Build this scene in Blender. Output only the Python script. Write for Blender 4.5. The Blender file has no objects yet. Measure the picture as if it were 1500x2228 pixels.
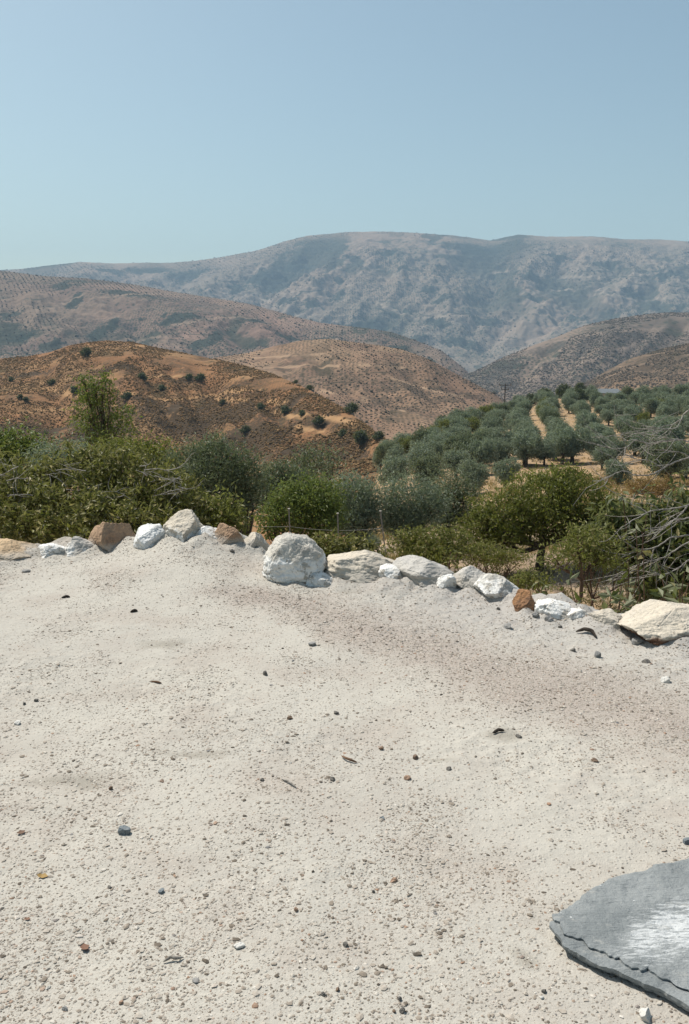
import bpy, math
import numpy as np
from math import radians as R

sc = bpy.context.scene
C = sc.collection

# ------------------------------------------------------------------ camera
CAMZ = 1.6
F = 1930.0                      # focal length in photograph pixels (1500 x 2228)
PITCH = math.atan(354 / F)      # camera looks this far below the horizontal
cam_d = bpy.data.cameras.new('camera')
cam = bpy.data.objects.new('camera', cam_d); C.objects.link(cam)
cam.location = (0, 0, CAMZ); cam.rotation_euler = (R(90) - PITCH, 0, 0)
cam_d.sensor_fit = 'VERTICAL'; cam_d.sensor_height = 36.0; cam_d.lens = F / 2228 * 36.0
cam_d.clip_start = 0.05; cam_d.clip_end = 40000
sc.camera = cam

# ------------------------------------------------------------------ sky, sun, exposure
SUN_EL, SUN_AZ = R(55), R(-48)          # azimuth from +Y towards +X
w = bpy.data.worlds.new("World"); sc.world = w; w.use_nodes = True
wn = w.node_tree.nodes; wl = w.node_tree.links
sky = wn.new('ShaderNodeTexSky'); sky.sky_type = 'NISHITA'; sky.sun_disc = False
sky.sun_elevation = SUN_EL; sky.sun_rotation = SUN_AZ
sky.altitude = 300; sky.air_density = 1.0; sky.dust_density = 1.8; sky.ozone_density = 1.0
tint = wn.new('ShaderNodeMix'); tint.data_type = 'RGBA'; tint.blend_type = 'MULTIPLY'; tint.inputs[0].default_value = 1
tint.inputs[7].default_value = (1.03, 1.07, .90, 1)
wl.new(sky.outputs[0], tint.inputs[6]); wl.new(tint.outputs[2], wn['Background'].inputs[0]); wn['Background'].inputs[1].default_value = 0.09
sun_d = bpy.data.lights.new('sun', 'SUN'); sun_d.energy = 4.0; sun_d.angle = R(0.5); sun_d.color = (1, .955, .88)
sun = bpy.data.objects.new('sun', sun_d); C.objects.link(sun)
sun.rotation_euler = (R(90) - SUN_EL, 0, -SUN_AZ + R(180)); sun.location = (0, 0, 50)
sc.view_settings.view_transform = 'Standard'; sc.view_settings.look = 'None'
sc.view_settings.exposure = 0.5; sc.view_settings.gamma = 1; sc.view_settings.use_curve_mapping = False
sc.cycles.use_denoising = True
sc.cycles.max_bounces = 6; sc.cycles.diffuse_bounces = 3; sc.cycles.transmission_bounces = 3
sc.cycles.transparent_max_bounces = 8; sc.cycles.volume_bounces = 0

# ------------------------------------------------------------------ pixel <-> place
cp, sp_ = math.cos(PITCH), math.sin(PITCH)
K = F / cp
def tanel(py):                 # height gained per metre of forward distance, along the ray through row py
    u = 1114 - np.asarray(py, float)
    return (u * cp - F * sp_) / (F * cp + u * sp_)
def at(px, py, Y):             # the point at forward distance Y seen at a pixel of the photograph
    u = 1114 - py
    d = F * cp + u * sp_
    return np.array([Y * (px - 750) / d, Y, CAMZ + Y * (u * cp - F * sp_) / d])
def Xof(px, Y): return Y * (px - 750) / K

# ------------------------------------------------------------------ noise
def _h(ix, iy, iz, seed):
    n = (ix * 374761393 + iy * 668265263 + iz * 2147483647 + seed * 974634777) & 0xffffffff
    n = ((n ^ (n >> 13)) * 1274126177) & 0xffffffff
    n = ((n ^ (n >> 16)) * 2246822519) & 0xffffffff
    return (n ^ (n >> 15)) & 0xffffffff
def perlin2(x, y, seed=0):
    x0 = np.floor(x).astype(np.int64); y0 = np.floor(y).astype(np.int64)
    fx, fy = x - x0, y - y0
    u = fx * fx * fx * (fx * (fx * 6 - 15) + 10); v = fy * fy * fy * (fy * (fy * 6 - 15) + 10)
    def g(i, j):
        a = _h(x0 + i, y0 + j, 0, seed) * (2 * np.pi / 4294967296.0)
        return np.cos(a) * (fx - i) + np.sin(a) * (fy - j)
    a = g(0, 0); b = g(1, 0); c = g(0, 1); d = g(1, 1)
    return ((a + (b - a) * u) * (1 - v) + (c + (d - c) * u) * v) * 1.42
def fbm2(x, y, o=5, seed=0, gain=.5):
    s = 0; a = 1.0
    for i in range(o):
        s = s + a * perlin2(x * 2**i + i * 17.3, y * 2**i - i * 9.1, seed + i); a *= gain
    return s
def ridged2(x, y, o=4, seed=0, gain=.5):
    s = 0; a = 1.0
    for i in range(o):
        s = s + a * (1 - np.abs(perlin2(x * 2**i + i * 7.7, y * 2**i + i * 3.3, seed + i))); a *= gain
    return s / (2 - 2 * gain**o) * 1.0
def perlin3(p, seed=0):
    i0 = np.floor(p).astype(np.int64); f = p - i0
    w3 = f * f * f * (f * (f * 6 - 15) + 10); out = 0
    for dx in (0, 1):
        for dy in (0, 1):
            for dz in (0, 1):
                h = _h(i0[:, 0] + dx, i0[:, 1] + dy, i0[:, 2] + dz, seed)
                a = (h & 0xffff) * (2 * np.pi / 65536); z = ((h >> 16) / 32768.0) - 1; r = np.sqrt(np.maximum(0, 1 - z * z))
                g = r * np.cos(a) * (f[:, 0] - dx) + r * np.sin(a) * (f[:, 1] - dy) + z * (f[:, 2] - dz)
                out = out + g * (w3[:, 0] if dx else 1 - w3[:, 0]) * (w3[:, 1] if dy else 1 - w3[:, 1]) * (w3[:, 2] if dz else 1 - w3[:, 2])
    return out * 1.4
def fbm3(p, o=4, seed=0, gain=.5):
    s = 0; a = 1.0
    for i in range(o): s = s + a * perlin3(p * 2**i + 5.2 * i, seed + i); a *= gain
    return s
def sstep(a, b, x):
    t = np.clip((x - a) / (b - a), 0, 1); return t * t * (3 - 2 * t)

# ------------------------------------------------------------------ meshes and objects
def mesh(name, v, f, mat, parent=None, smooth=False):
    v = np.asarray(v, np.float32); f = np.asarray(f, np.int32)
    me = bpy.data.meshes.new(name)
    me.vertices.add(len(v)); me.vertices.foreach_set('co', v.ravel())
    k = f.shape[1]
    me.loops.add(f.size); me.loops.foreach_set('vertex_index', f.ravel())
    me.polygons.add(len(f)); me.polygons.foreach_set('loop_start', np.arange(0, f.size, k, dtype=np.int32))
    me.polygons.foreach_set('loop_total', np.full(len(f), k, np.int32))
    me.update(calc_edges=True)
    me.polygons.foreach_set('use_smooth', np.full(len(f), smooth, bool))
    if mat is not None: me.materials.append(mat)
    o = bpy.data.objects.new(name, me); C.objects.link(o)
    if parent is not None: o.parent = parent
    return o
def tag(o, label=None, cat=None, group=None, kind=None):
    if label: o['label'] = label
    if cat: o['category'] = cat
    if group: o['group'] = group
    if kind: o['kind'] = kind
    return o
def thing(name, label, cat, loc, group=None, rz=0):
    o = bpy.data.objects.new(name, None); C.objects.link(o)
    o.location = tuple(float(q) for q in loc); o.rotation_euler = (0, 0, rz); o.empty_display_size = .2
    return tag(o, label, cat, group)
def dup(root, loc, rz=0, s=1.0, label=None):
    r = root.copy(); C.objects.link(r); r.location = tuple(float(q) for q in loc); r.rotation_euler = (0, 0, rz)
    r.scale = (s, s, s) if np.isscalar(s) else s
    if label: r['label'] = label
    for ch in list(root.children):
        c = ch.copy(); C.objects.link(c); c.parent = r
    return r
def gridfaces(nr, nc):
    i = np.arange(nr * nc).reshape(nr, nc)
    return np.stack([i[:-1, :-1], i[:-1, 1:], i[1:, 1:], i[1:, :-1]], -1).reshape(-1, 4)
class Soup:
    """collects quads / tubes of one part"""
    def __init__(s): s.v = []; s.f = []; s.n = 0
    def add(s, v, f):
        s.v.append(np.asarray(v, float)); s.f.append(np.asarray(f) + s.n); s.n += len(v)
    def tube(s, pts, rad, sides=6):
        pts = np.asarray(pts, float); n = len(pts); rad = np.broadcast_to(np.asarray(rad, float), (n,))
        t = np.gradient(pts, axis=0); t /= np.linalg.norm(t, axis=1)[:, None] + 1e-9
        ref = np.array([0, 0, 1.0]) if abs(t[:, 2]).mean() < .8 else np.array([1.0, 0, 0])
        a = np.cross(t, ref); a /= np.linalg.norm(a, axis=1)[:, None] + 1e-9; b = np.cross(t, a)
        th = np.arange(sides) * 2 * np.pi / sides
        ring = pts[:, None] + rad[:, None, None] * (a[:, None] * np.cos(th)[None, :, None] + b[:, None] * np.sin(th)[None, :, None])
        i = np.arange(n * sides).reshape(n, sides); j = np.roll(i, -1, 1)
        s.add(ring.reshape(-1, 3), np.stack([i[:-1], j[:-1], j[1:], i[1:]], -1).reshape(-1, 4))
    def build(s, name, mat, parent=None, smooth=True):
        return mesh(name, np.concatenate(s.v), np.concatenate(s.f), mat, parent, smooth)

def bez(p0, p1, rng, n=7, bend=.15):
    p0 = np.asarray(p0, float); p1 = np.asarray(p1, float); L = np.linalg.norm(p1 - p0)
    t = np.linspace(0, 1, n)[:, None]
    m = (p0 + p1) / 2 + rng.normal(0, bend * L, 3)
    return (1 - t)**2 * p0 + 2 * t * (1 - t) * m + t * t * p1 + rng.normal(0, .012 * L, (n, 3)) * (t * (1 - t) * 4)

# ------------------------------------------------------------------ materials
class NT:
    def __init__(s, name, rough=.9, spec=.2):
        s.m = bpy.data.materials.new(name); s.m.use_nodes = True; s.t = s.m.node_tree; s.n = s.t.nodes; s.l = s.t.links
        s.b = s.n['Principled BSDF']; s.b.inputs['Roughness'].default_value = rough
        s.b.inputs['Specular IOR Level'].default_value = spec
        s.co = s.n.new('ShaderNodeTexCoord').outputs['Object']
    def put(s, sock, v):
        if hasattr(v, 'is_output') or isinstance(v, bpy.types.NodeSocket): s.l.new(v, sock)
        elif isinstance(v, (tuple, list)) and len(v) == 3 and sock.type == 'RGBA': sock.default_value = (*v, 1)
        else: sock.default_value = v
    def noise(s, scale, det=4, rough=.55, vec=None, dist=0):
        q = s.n.new('ShaderNodeTexNoise'); q.inputs['Scale'].default_value = scale; q.inputs['Detail'].default_value = det
        q.inputs['Roughness'].default_value = rough; q.inputs['Distortion'].default_value = dist
        s.l.new(vec or s.co, q.inputs['Vector']); return q.outputs['Fac']
    def vor(s, scale, vec=None, rnd=1.0, dim='3D', feat='F1', out='Distance'):
        q = s.n.new('ShaderNodeTexVoronoi'); q.voronoi_dimensions = dim; q.feature = feat
        q.inputs['Scale'].default_value = scale; q.inputs['Randomness'].default_value = rnd
        s.l.new(vec or s.co, q.inputs['Vector']); return q.outputs[out]
    def mapping(s, scale=(1, 1, 1), rot=(0, 0, 0), loc=(0, 0, 0), vec=None):
        q = s.n.new('ShaderNodeMapping'); q.inputs['Scale'].default_value = scale; q.inputs['Rotation'].default_value = rot
        q.inputs['Location'].default_value = loc; s.l.new(vec or s.co, q.inputs['Vector']); return q.outputs[0]
    def math(s, op, a, b=0.0):
        q = s.n.new('ShaderNodeMath'); q.operation = op; s.put(q.inputs[0], a); s.put(q.inputs[1], b); return q.outputs[0]
    def rng(s, x, a, b, c=0.0, d=1.0):
        q = s.n.new('ShaderNodeMapRange'); q.interpolation_type = 'SMOOTHSTEP'; s.put(q.inputs['Value'], x)
        for k_, v in zip(('From Min', 'From Max', 'To Min', 'To Max'), (a, b, c, d)): q.inputs[k_].default_value = v
        return q.outputs[0]
    def mix(s, fac, a, b, mode='MIX'):
        q = s.n.new('ShaderNodeMix'); q.data_type = 'RGBA'; q.blend_type = mode
        s.put(q.inputs[0], fac); s.put(q.inputs[6], a); s.put(q.inputs[7], b); return q.outputs[2]
    def attr(s, name):
        q = s.n.new('ShaderNodeAttribute'); q.attribute_name = name; return q.outputs['Fac']
    def island(s):
        return s.n.new('ShaderNodeNewGeometry').outputs['Random Per Island']
    def sep(s):
        q = s.n.new('ShaderNodeSeparateXYZ'); s.l.new(s.co, q.inputs[0]); return q.outputs
    def ramp(s, fac, stops):
        q = s.n.new('ShaderNodeValToRGB'); s.put(q.inputs[0], fac); e = q.color_ramp.elements
        while len(e) > 1: e.remove(e[0])
        e[0].position = stops[0][0]; e[0].color = (*stops[0][1], 1)
        for p_, c_ in stops[1:]: x = e.new(p_); x.color = (*c_, 1)
        return q.outputs[0]
    def bump(s, h, strength=.5, dist=.02, prev=None):
        q = s.n.new('ShaderNodeBump'); q.inputs['Strength'].default_value = strength; q.inputs['Distance'].default_value = dist
        s.put(q.inputs['Height'], h)
        if prev is not None: s.l.new(prev, q.inputs['Normal'])
        return q.outputs[0]
    def done(s, col, nrm=None):
        s.put(s.b.inputs['Base Color'], col)
        if nrm is not None: s.l.new(nrm, s.b.inputs['Normal'])
        return s.m

def leaf_mat(name, c_lo, c_hi, back, odd=None, trans=.25):
    t = NT(name, .55, .3)
    r = t.island()
    col = t.mix(r, c_lo, c_hi)
    if odd: col = t.mix(t.math('GREATER_THAN', r, .86), col, odd)
    geo = t.n.new('ShaderNodeNewGeometry')
    col = t.mix(geo.outputs['Backfacing'], col, back)
    t.put(t.b.inputs['Base Color'], col)
    tr = t.n.new('ShaderNodeBsdfTranslucent'); t.l.new(t.mix(.5, col, (.22, .26, .04)), tr.inputs['Color'])
    ms = t.n.new('ShaderNodeMixShader'); ms.inputs[0].default_value = trans
    t.l.new(t.b.outputs[0], ms.inputs[1]); t.l.new(tr.outputs[0], ms.inputs[2])
    t.l.new(ms.outputs[0], t.n['Material Output'].inputs['Surface'])
    return t.m
def bark_mat(name, c1, c2, scale=14):
    t = NT(name, .9, .15)
    n = t.noise(scale, 5, .6, t.mapping((1, 1, .25)))
    return t.done(t.mix(t.rng(n, .35, .65), c1, c2), t.bump(n, .6, .02))

M = {}
M['olive'] = leaf_mat('olive_leaf', (.11, .145, .10), (.25, .295, .215), (.31, .35, .28), None, .3)
M['olive_dark'] = leaf_mat('dark_olive_leaf', (.055, .075, .04), (.19, .22, .13), (.22, .25, .18), None, .25)
M['almond'] = leaf_mat('almond_leaf', (.06, .075, .014), (.24, .25, .045), (.16, .17, .05), (.23, .20, .07), .38)
M['green'] = leaf_mat('green_leaf', (.075, .105, .022), (.21, .26, .06), (.13, .17, .06), (.19, .19, .05), .38)
M['bush'] = leaf_mat('bush_leaf', (.04, .046, .012), (.26, .24, .06), (.24, .22, .09), (.40, .33, .14), .3)
M['yellow'] = leaf_mat('yellow_green_leaf', (.12, .13, .028), (.23, .215, .05), (.2, .2, .08), (.28, .22, .09), .38)
M['broad'] = leaf_mat('broad_leaf', (.055, .07, .022), (.13, .145, .045), (.2, .21, .12), (.26, .22, .1), .3)
M['dark'] = leaf_mat('dark_tree_leaf', (.035, .052, .025), (.075, .095, .042), (.08, .1, .055), None, .25)
M['straw'] = leaf_mat('straw_blade', (.30, .19, .085), (.47, .33, .16), (.36, .25, .12), None, .3)
M['dry'] = leaf_mat('dry_shrub_leaf', (.26, .15, .06), (.40, .26, .11), (.3, .2, .09))
M['bark'] = bark_mat('bark', (.05, .038, .028), (.12, .095, .07))
M['bark_grey'] = bark_mat('grey_dead_bark', (.19, .17, .148), (.40, .365, .325), 30)
M['bark_brown'] = bark_mat('brown_bark', (.10, .06, .04), (.18, .11, .07))

# ================================================================== TERRAIN
# --- platform: its edge, its height
EDGE = np.array([(-300, 1226, 0), (0, 1217, 0), (110, 1208, 0), (250, 1197, .03), (330, 1180, .10), (430, 1168, .20), (500, 1182, .13), (560, 1204, .06),
                 (640, 1262, 0), (780, 1262, 0), (915, 1278, 0), (1080, 1303, 0), (1137, 1333, 0), (1210, 1338, 0), (1430, 1388, 0), (1560, 1402, 0), (1900, 1450, 0)], float)
_ey = (CAMZ - EDGE[:, 2]) / -tanel(EDGE[:, 1])
_ex = np.array([at(p[0], p[1], y)[0] for p, y in zip(EDGE, _ey)])
_o = np.argsort(_ex)
EX, EY, EZ = _ex[_o], _ey[_o], EDGE[_o, 2]
def edgeY(x): return np.interp(x, EX, EY)
def ground_z(x, y, fine=True):
    x = np.asarray(x, float); y = np.asarray(y, float)
    ed = edgeY(x)
    z = sum(np.interp(x + q, EX, EZ) * g_ for q, g_ in zip((-.3, -.2, -.1, 0, .1, .2, .3), (.07, .13, .19, .22, .19, .13, .07))) * sstep(-1.5, -.1, y - sum(edgeY(x + q) for q in (-.5, -.25, 0, .25, .5)) / 5)
    z = z + .012 * fbm2(x / 1.1, y / 1.1, 2, 11) + .006 * fbm2(x / .3, y / .3, 2, 21)
    z = z + .085 * sstep(-.42, .05, y - ed) * (.55 + .6 * fbm2(x / .22, y / .3, 3, 91))
    if fine:
        rough = .35 + 1.0 * sstep(.0, .5, fbm2(x / .9, y / .9, 2, 61)) + .6 * sstep(-1.0, -.3, y - ed)
        z = z + rough * (.0042 * fbm2(x / .085, y / .085, 2, 31) + .0024 * fbm2(x / .03, y / .03, 2, 41))
    d = np.maximum(0, y - ed - .28)
    return z - 1.9 * sstep(0, 1.3, d) - d * .15
BAND = np.array([at(a, b, CAMZ / -float(tanel(b)))[:2] for a, b in [(560, 1300), (720, 1345), (960, 1420), (1250, 1505), (1520, 1575)]])
def band(x, y):                # the sweep of pinkish gravel running past the stones: 1 in its middle
    yc = np.interp(x, BAND[:, 0], BAND[:, 1]); w_ = np.interp(x, BAND[:, 0], [.35, .7, .9, .85, .8])
    return np.clip(1 - np.abs(y - yc + .12 * fbm2(x / .5, y / .5, 3, 66)) / w_, 0, 1) * sstep(-1.2, -.5, x)
def base_Y(px, py, zg=0.0):     # forward distance of the platform's surface seen at a pixel
    Y = (CAMZ - zg) / -tanel(py)
    for _ in range(6):
        p = at(px, py, Y); zz = float(ground_z(p[0], min(Y, float(edgeY(p[0])) + .2), False)); Y = (CAMZ - zz) / -float(tanel(py))
    return Y

t = NT('pale_dust', .95, .1)
xyz = t.sep()
n1 = t.noise(.55, 3, .55); n2 = t.noise(2.2, 5, .6); n3 = t.noise(38, 4, .65); n4 = t.noise(160, 3, .6)
col = t.mix(t.rng(n1, .38, .62), (.455, .425, .373), (.425, .398, .353))
col = t.mix(t.rng(n2, .42, .72, 0, .7), col, (.385, .338, .292))
col = t.mix(t.rng(t.attr('stain'), .1, .9, 0, .6), col, (.25, .225, .185))
# brownish gravelly sweep and greyer dust towards the stones on one side
bd = t.math('ADD', t.attr('band'), t.math('MULTIPLY', t.math('SUBTRACT', t.noise(6, 5, .65), .5), .9))
col = t.mix(t.rng(bd, .05, .95, 0, .62), col, (.335, .275, .24))
grey = t.math('MULTIPLY', t.rng(t.math('ADD', xyz[1], t.math('MULTIPLY', xyz[0], .55)), 4.6, 6.2), t.rng(xyz[0], -.4, .9))
col = t.mix(t.math('MULTIPLY', grey, .75), col, (.375, .355, .335))
col = t.mix(t.rng(n3, .56, .72, 0, .45), col, (.27, .225, .18))
col = t.mix(t.rng(n3, .42, .28, 0, .5), col, (.55, .51, .45))
v1 = t.vor(70); v1c = t.vor(70, out='Color')
cs = t.n.new('ShaderNodeSeparateColor'); t.l.new(v1c, cs.inputs[0])
spk = t.math('MULTIPLY', t.math('LESS_THAN', v1, .33), t.math('GREATER_THAN', cs.outputs[0], .80))
col = t.mix(t.math('MULTIPLY', spk, t.rng(n2, .3, .6, .25, .85)), col, t.ramp(cs.outputs[1], [(0, (.10, .08, .065)), (.5, (.2, .165, .135)), (.8, (.3, .2, .14)), (1, (.62, .58, .52))]))
hb = t.math('ADD', t.math('MULTIPLY', n3, .7), t.math('MULTIPLY', n4, .3))
nb = t.bump(hb, .55, .012)
nb = t.bump(t.math('MULTIPLY', t.rng(v1, .45, .1), t.math('GREATER_THAN', cs.outputs[0], .55)), .5, .006, nb)
M['dust'] = t.done(col, nb)

xs = np.concatenate([np.linspace(-30, -3.6, 40)[:-1], np.linspace(-3.6, 3.6, 560), np.linspace(3.6, 30, 40)[1:]])
ys = np.concatenate([np.linspace(-25, 1.3, 30)[:-1], np.linspace(1.3, 8.6, 640)])
gx, gy = np.meshgrid(xs, ys)
gz = ground_z(gx, gy)
fc = gridfaces(len(ys), len(xs))
keep = ((gy - edgeY(gx)) < 1.9).ravel()[fc].all(1)
gnd = mesh('ground', np.stack([gx, gy, gz], -1).reshape(-1, 3), fc[keep], M['dust'], None, True)
st_ = np.zeros(gx.shape)
for (a, b, ra, rb) in [(360, 1402, 70, 16), (1105, 1600, 80, 22), (950, 1652, 50, 9), (1148, 2088, 55, 42), (760, 1290, 50, 8), (430, 1640, 120, 14), (180, 1700, 140, 30)]:
    c_ = at(a, b, CAMZ / -float(tanel(b))); t_ = CAMZ / -float(tanel(b - rb)) - CAMZ / -float(tanel(b + rb)); rx_ = ra * c_[1] / 1880
    st_ = np.maximum(st_, 1 - np.hypot((gx - c_[0]) / rx_ + .35 * fbm2(gx / .15, gy / .15, 3, 15), (gy - c_[1]) / (t_ / 2) + .35 * fbm2(gx / .12, gy / .12, 3, 19)))
a_ = gnd.data.attributes.new('stain', 'FLOAT', 'POINT'); a_.data.foreach_set('value', np.clip(st_, 0, 1).ravel().astype(np.float32))
a_ = gnd.data.attributes.new('band', 'FLOAT', 'POINT'); a_.data.foreach_set('value', band(gx, gy).ravel().astype(np.float32))
tag(gnd, kind='structure')

# --- near slope, gully side and grove hill: height by column (photograph column, then forward distance -> height)
COLS = [
    (-700, [(4, -1.4), (9, -2.4), (18, -4.5), (30, -8), (60, -18), (110, -34), (220, -48), (420, -60)]),
    (500,  [(4, -1.4), (9, -2.6), (18, -3.9), (30, -7), (60, -17), (110, -33), (220, -48), (420, -60)]),
    (760,  [(4, -1.4), (9, -2.6), (16, -3.4), (24, -4.4), (60, -12.5), (110, -22), (160, -34), (260, -48), (420, -60)]),
    (850,  [(4, -1.4), (9, -2.6), (16, -3.4), (24, -4.2), (60, -10.5), (110, -15.5), (165, -18.2), (200, -27), (270, -48), (420, -60)]),
    (1000, [(4, -1.4), (9, -2.6), (16, -3.5), (23, -3.9), (60, -9.0), (110, -14), (160, -15.6), (215, -16.4), (250, -24), (320, -48), (420, -60)]),
    (1200, [(4, -1.4), (9, -2.6), (16, -3.5), (23, -3.7), (60, -8.2), (100, -13.2), (160, -13.9), (262, -12.9), (300, -19), (370, -40), (460, -60)]),
    (1500, [(4, -1.4), (9, -2.6), (16, -3.5), (23, -3.7), (60, -8.0), (100, -13.2), (160, -13.6), (275, -12.0), (320, -16), (400, -34), (460, -56)]),
    (2300, [(4, -1.4), (9, -2.6), (16, -3.5), (23, -3.8), (60, -8.0), (100, -13.2), (160, -13.0), (280, -10.0), (340, -14), (420, -30), (460, -50)]),
]
_cp = np.array([c[0] for c in COLS], float)
def near_z(px, Y):
    px = np.asarray(px, float); Y = np.asarray(Y, float)
    px, Y = np.broadcast_arrays(px, Y)
    Z = np.stack([np.interp(Y, [a for a, b in c[1]], [b for a, b in c[1]]) for c in COLS], 0)
    i = np.clip(np.searchsorted(_cp, px) - 1, 0, len(_cp) - 2)
    f = np.clip((px - _cp[i]) / (_cp[i + 1] - _cp[i]), 0, 1); f = f * f * (3 - 2 * f)
    za = np.take_along_axis(Z, i[None], 0)[0]; zb = np.take_along_axis(Z, (i + 1)[None], 0)[0]
    z = za * (1 - f) + zb * f
    X = Xof(px, Y)
    return z + (.10 * fbm2(X / 3, Y / 3, 4, 5) + .3 * fbm2(X / 14, Y / 14, 2, 9) * np.clip(Y / 60, 0, 1)) * np.clip((Y - 8) / 8, 0.1, 1)

t = NT('dry_soil', .95, .1)
n1 = t.noise(.09, 4, .6); n2 = t.noise(.6, 5, .65); n3 = t.noise(5, 5, .7)
col = t.mix(t.rng(n1, .4, .62), (.40, .31, .235), (.42, .265, .12))
col = t.mix(t.rng(n2, .42, .62), col, (.33, .255, .195))
n4 = t.noise(1.6, 6, .7)
col = t.mix(t.math('MULTIPLY', t.attr('ochre'), t.rng(n2, .7, .4, .35, .95)), col, (.41, .275, .15))
col = t.mix(t.rng(n4, .5, .62, 0, .7), col, (.20, .15, .11))
col = t.mix(t.rng(n3, .5, .7, 0, .6), col, (.16, .12, .085))
M['soil'] = t.done(col, t.bump(n3, .8, .15))
pxs = np.linspace(-700, 2300, 620); Ys = np.exp(np.linspace(np.log(4), np.log(460), 420))
P, Yg = np.meshgrid(pxs, Ys)
nz = near_z(P, Yg)
sl = mesh('hillside', np.stack([Xof(P, Yg), Yg, nz], -1).reshape(-1, 3), gridfaces(len(Ys), len(pxs)), M['soil'], None, True)
a_ = sl.data.attributes.new('ochre', 'FLOAT', 'POINT'); a_.data.foreach_set('value', sstep(26, 60, Yg).ravel().astype(np.float32))
tag(sl, kind='structure')

# --- ranges of hills behind one another
class Hill:
    def __init__(s, crest, cY, fY, fz, amp, wl, seed, e=1.15, back=.45, stretch=1.0, detail=1.0, gully=.5):
        s.c = np.array(crest, float); s.cY = np.array(cY, float); s.fY = np.array(fY, float); s.fz = fz
        s.amp, s.wl, s.seed, s.e, s.back, s.st, s.dt, s.gl = amp, wl, seed, e, back, stretch, detail, gully
        s.dir = 0.0; s.cuts = []; s.woods = []; s.tracks = []; s.tw = 2.0
    def parts(s, px, Y):
        px, Y = np.broadcast_arrays(np.asarray(px, float), np.asarray(Y, float))
        py = np.interp(px, s.c[:, 0], s.c[:, 1])
        Yc = np.interp(px, s.cY[:, 0], s.cY[:, 1]); Yf = np.interp(px, s.fY[:, 0], s.fY[:, 1])
        X = Xof(px, Y)
        # irregular crest: small bumps only
        zc = CAMZ + Yc * tanel(py) + s.amp * .022 * fbm2(px / 75, px * 0 + s.seed, 4, s.seed)
        t = (Y - Yf) / (Yc - Yf)
        fz = np.minimum(s.fz, zc - 5)
        zf = fz + (zc - fz) * (1 - (1 - np.clip(t, 0, 1))**s.e) + np.minimum(t, 0) * 30
        d = np.maximum(Y - Yc, 0)
        z = np.where(t <= 1, zf, zc - s.back * d * np.clip(d / (Yc * .06), .1, 1))
        wx = fbm2(X / (s.wl * 1.5), Y / (s.wl * 1.5), 2, s.seed + 50) * .5
        ca, sa = math.cos(s.dir), math.sin(s.dir)     # spurs and gullies run along this heading
        u, v = X * ca - Y * sa, X * sa + Y * ca
        r = ridged2(u / s.wl + wx * .35, v / (s.wl * s.st), 3, s.seed, .44) * .86 + ridged2(X / (s.wl * .35) + wx, Y / (s.wl * .5), 3, s.seed + 3, .45) * .14
        env = np.clip(t * 3, 0, 1) * (1 - .97 * sstep(.68, .98, t)) * np.clip((1.25 - t) * 4, 0, 1)
        n = (r - .72)
        if s.cuts:                 # the larger gullies, cut as V-shaped valleys
            k, kd = s.gully_depth(X, Y); z = z - kd * k * np.clip(env * 1.4, 0, 1); r = r - .16 * k**2
        return X, z + s.amp * 2.2 * n * env + s.dt * s.amp * .10 * fbm2(X / (s.wl * .1), Y / (s.wl * .1), 3, s.seed + 7) * np.clip(env + .08, 0, 1), np.clip((.70 - r) * 5 + .5, 0, 1)
    def carve(s, lines, depth, width):
        s.depth, s.width = depth, width; out = []
        for ln in lines:
            pts = []
            for (x0, y0), (x1, y1) in zip(ln[:-1], ln[1:]):
                for k_ in range(3): pts.append(s.hit(x0 + (x1 - x0) * k_ / 3, y0 + (y1 - y0) * k_ / 3)[:2])
            pts.append(s.hit(*ln[-1])[:2]); out.append(np.array(pts))
        s.cuts = out
    def gully_depth(s, X, Y):
        best = np.zeros(X.shape)
        wob = 1 + .45 * fbm2(X / (s.width * 1.3), Y / (s.width * 1.6), 3, s.seed + 31)
        for pts in s.cuts:
            n = len(pts)
            for i, (p, q) in enumerate(zip(pts[:-1], pts[1:])):
                v = q - p; u = np.clip(((X - p[0]) * v[0] + (Y - p[1]) * v[1]) / (v @ v + 1e-9), 0, 1)
                d = np.hypot(X - p[0] - u * v[0], (Y - p[1] - u * v[1]))
                w_ = s.width * (.45 + .75 * (i + u) / n)          # opens out downhill
                best = np.maximum(best, np.clip(1 - d * wob / w_, 0, 1)**1.15 * np.clip(.35 + .9 * (i + u) / n, 0, 1))
        return best, s.depth
    def z(s, px, Y): return s.parts(px, Y)[1]
    def hit(s, px, py):           # first point of the front face on the ray through a pixel
        Yc = float(np.interp(px, s.cY[:, 0], s.cY[:, 1])); Yf = float(np.interp(px, s.fY[:, 0], s.fY[:, 1]))
        Y = np.linspace(Yf, Yc * 1.02, 1500); z = s.z(np.full_like(Y, px), Y); g = CAMZ + Y * float(tanel(py)) - z
        k = np.nonzero(g <= 0)[0]
        i = k[0] if len(k) else int(np.argmin(np.abs(g)))
        return np.array([Xof(px, Y[i]), Y[i], z[i]])
    def wooded(s, X, Y):           # where trees or scrub cover the slope, plus painted shade on the orange hill, as patches on the ground
        m = np.full(X.shape, -1.0)
        for (px, py, rx, ry) in s.woods:
            a, b, c = s.hit(px, py), s.hit(px, py - ry), s.hit(px, py + ry)
            rX = rx * a[1] / K; rY = max(abs(b[1] - c[1]) / 2, rX * .5)
            wx = .45 * fbm2((X + px) / rX, (Y + py) / rX, 4, int(px)); wy = .45 * fbm2((X - px) / rX, (Y + py) / rX, 4, int(py))
            m = np.maximum(m, 1 - np.hypot((X - a[0]) / rX + wx, (Y - a[1]) / rY + wy))
        return m
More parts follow.
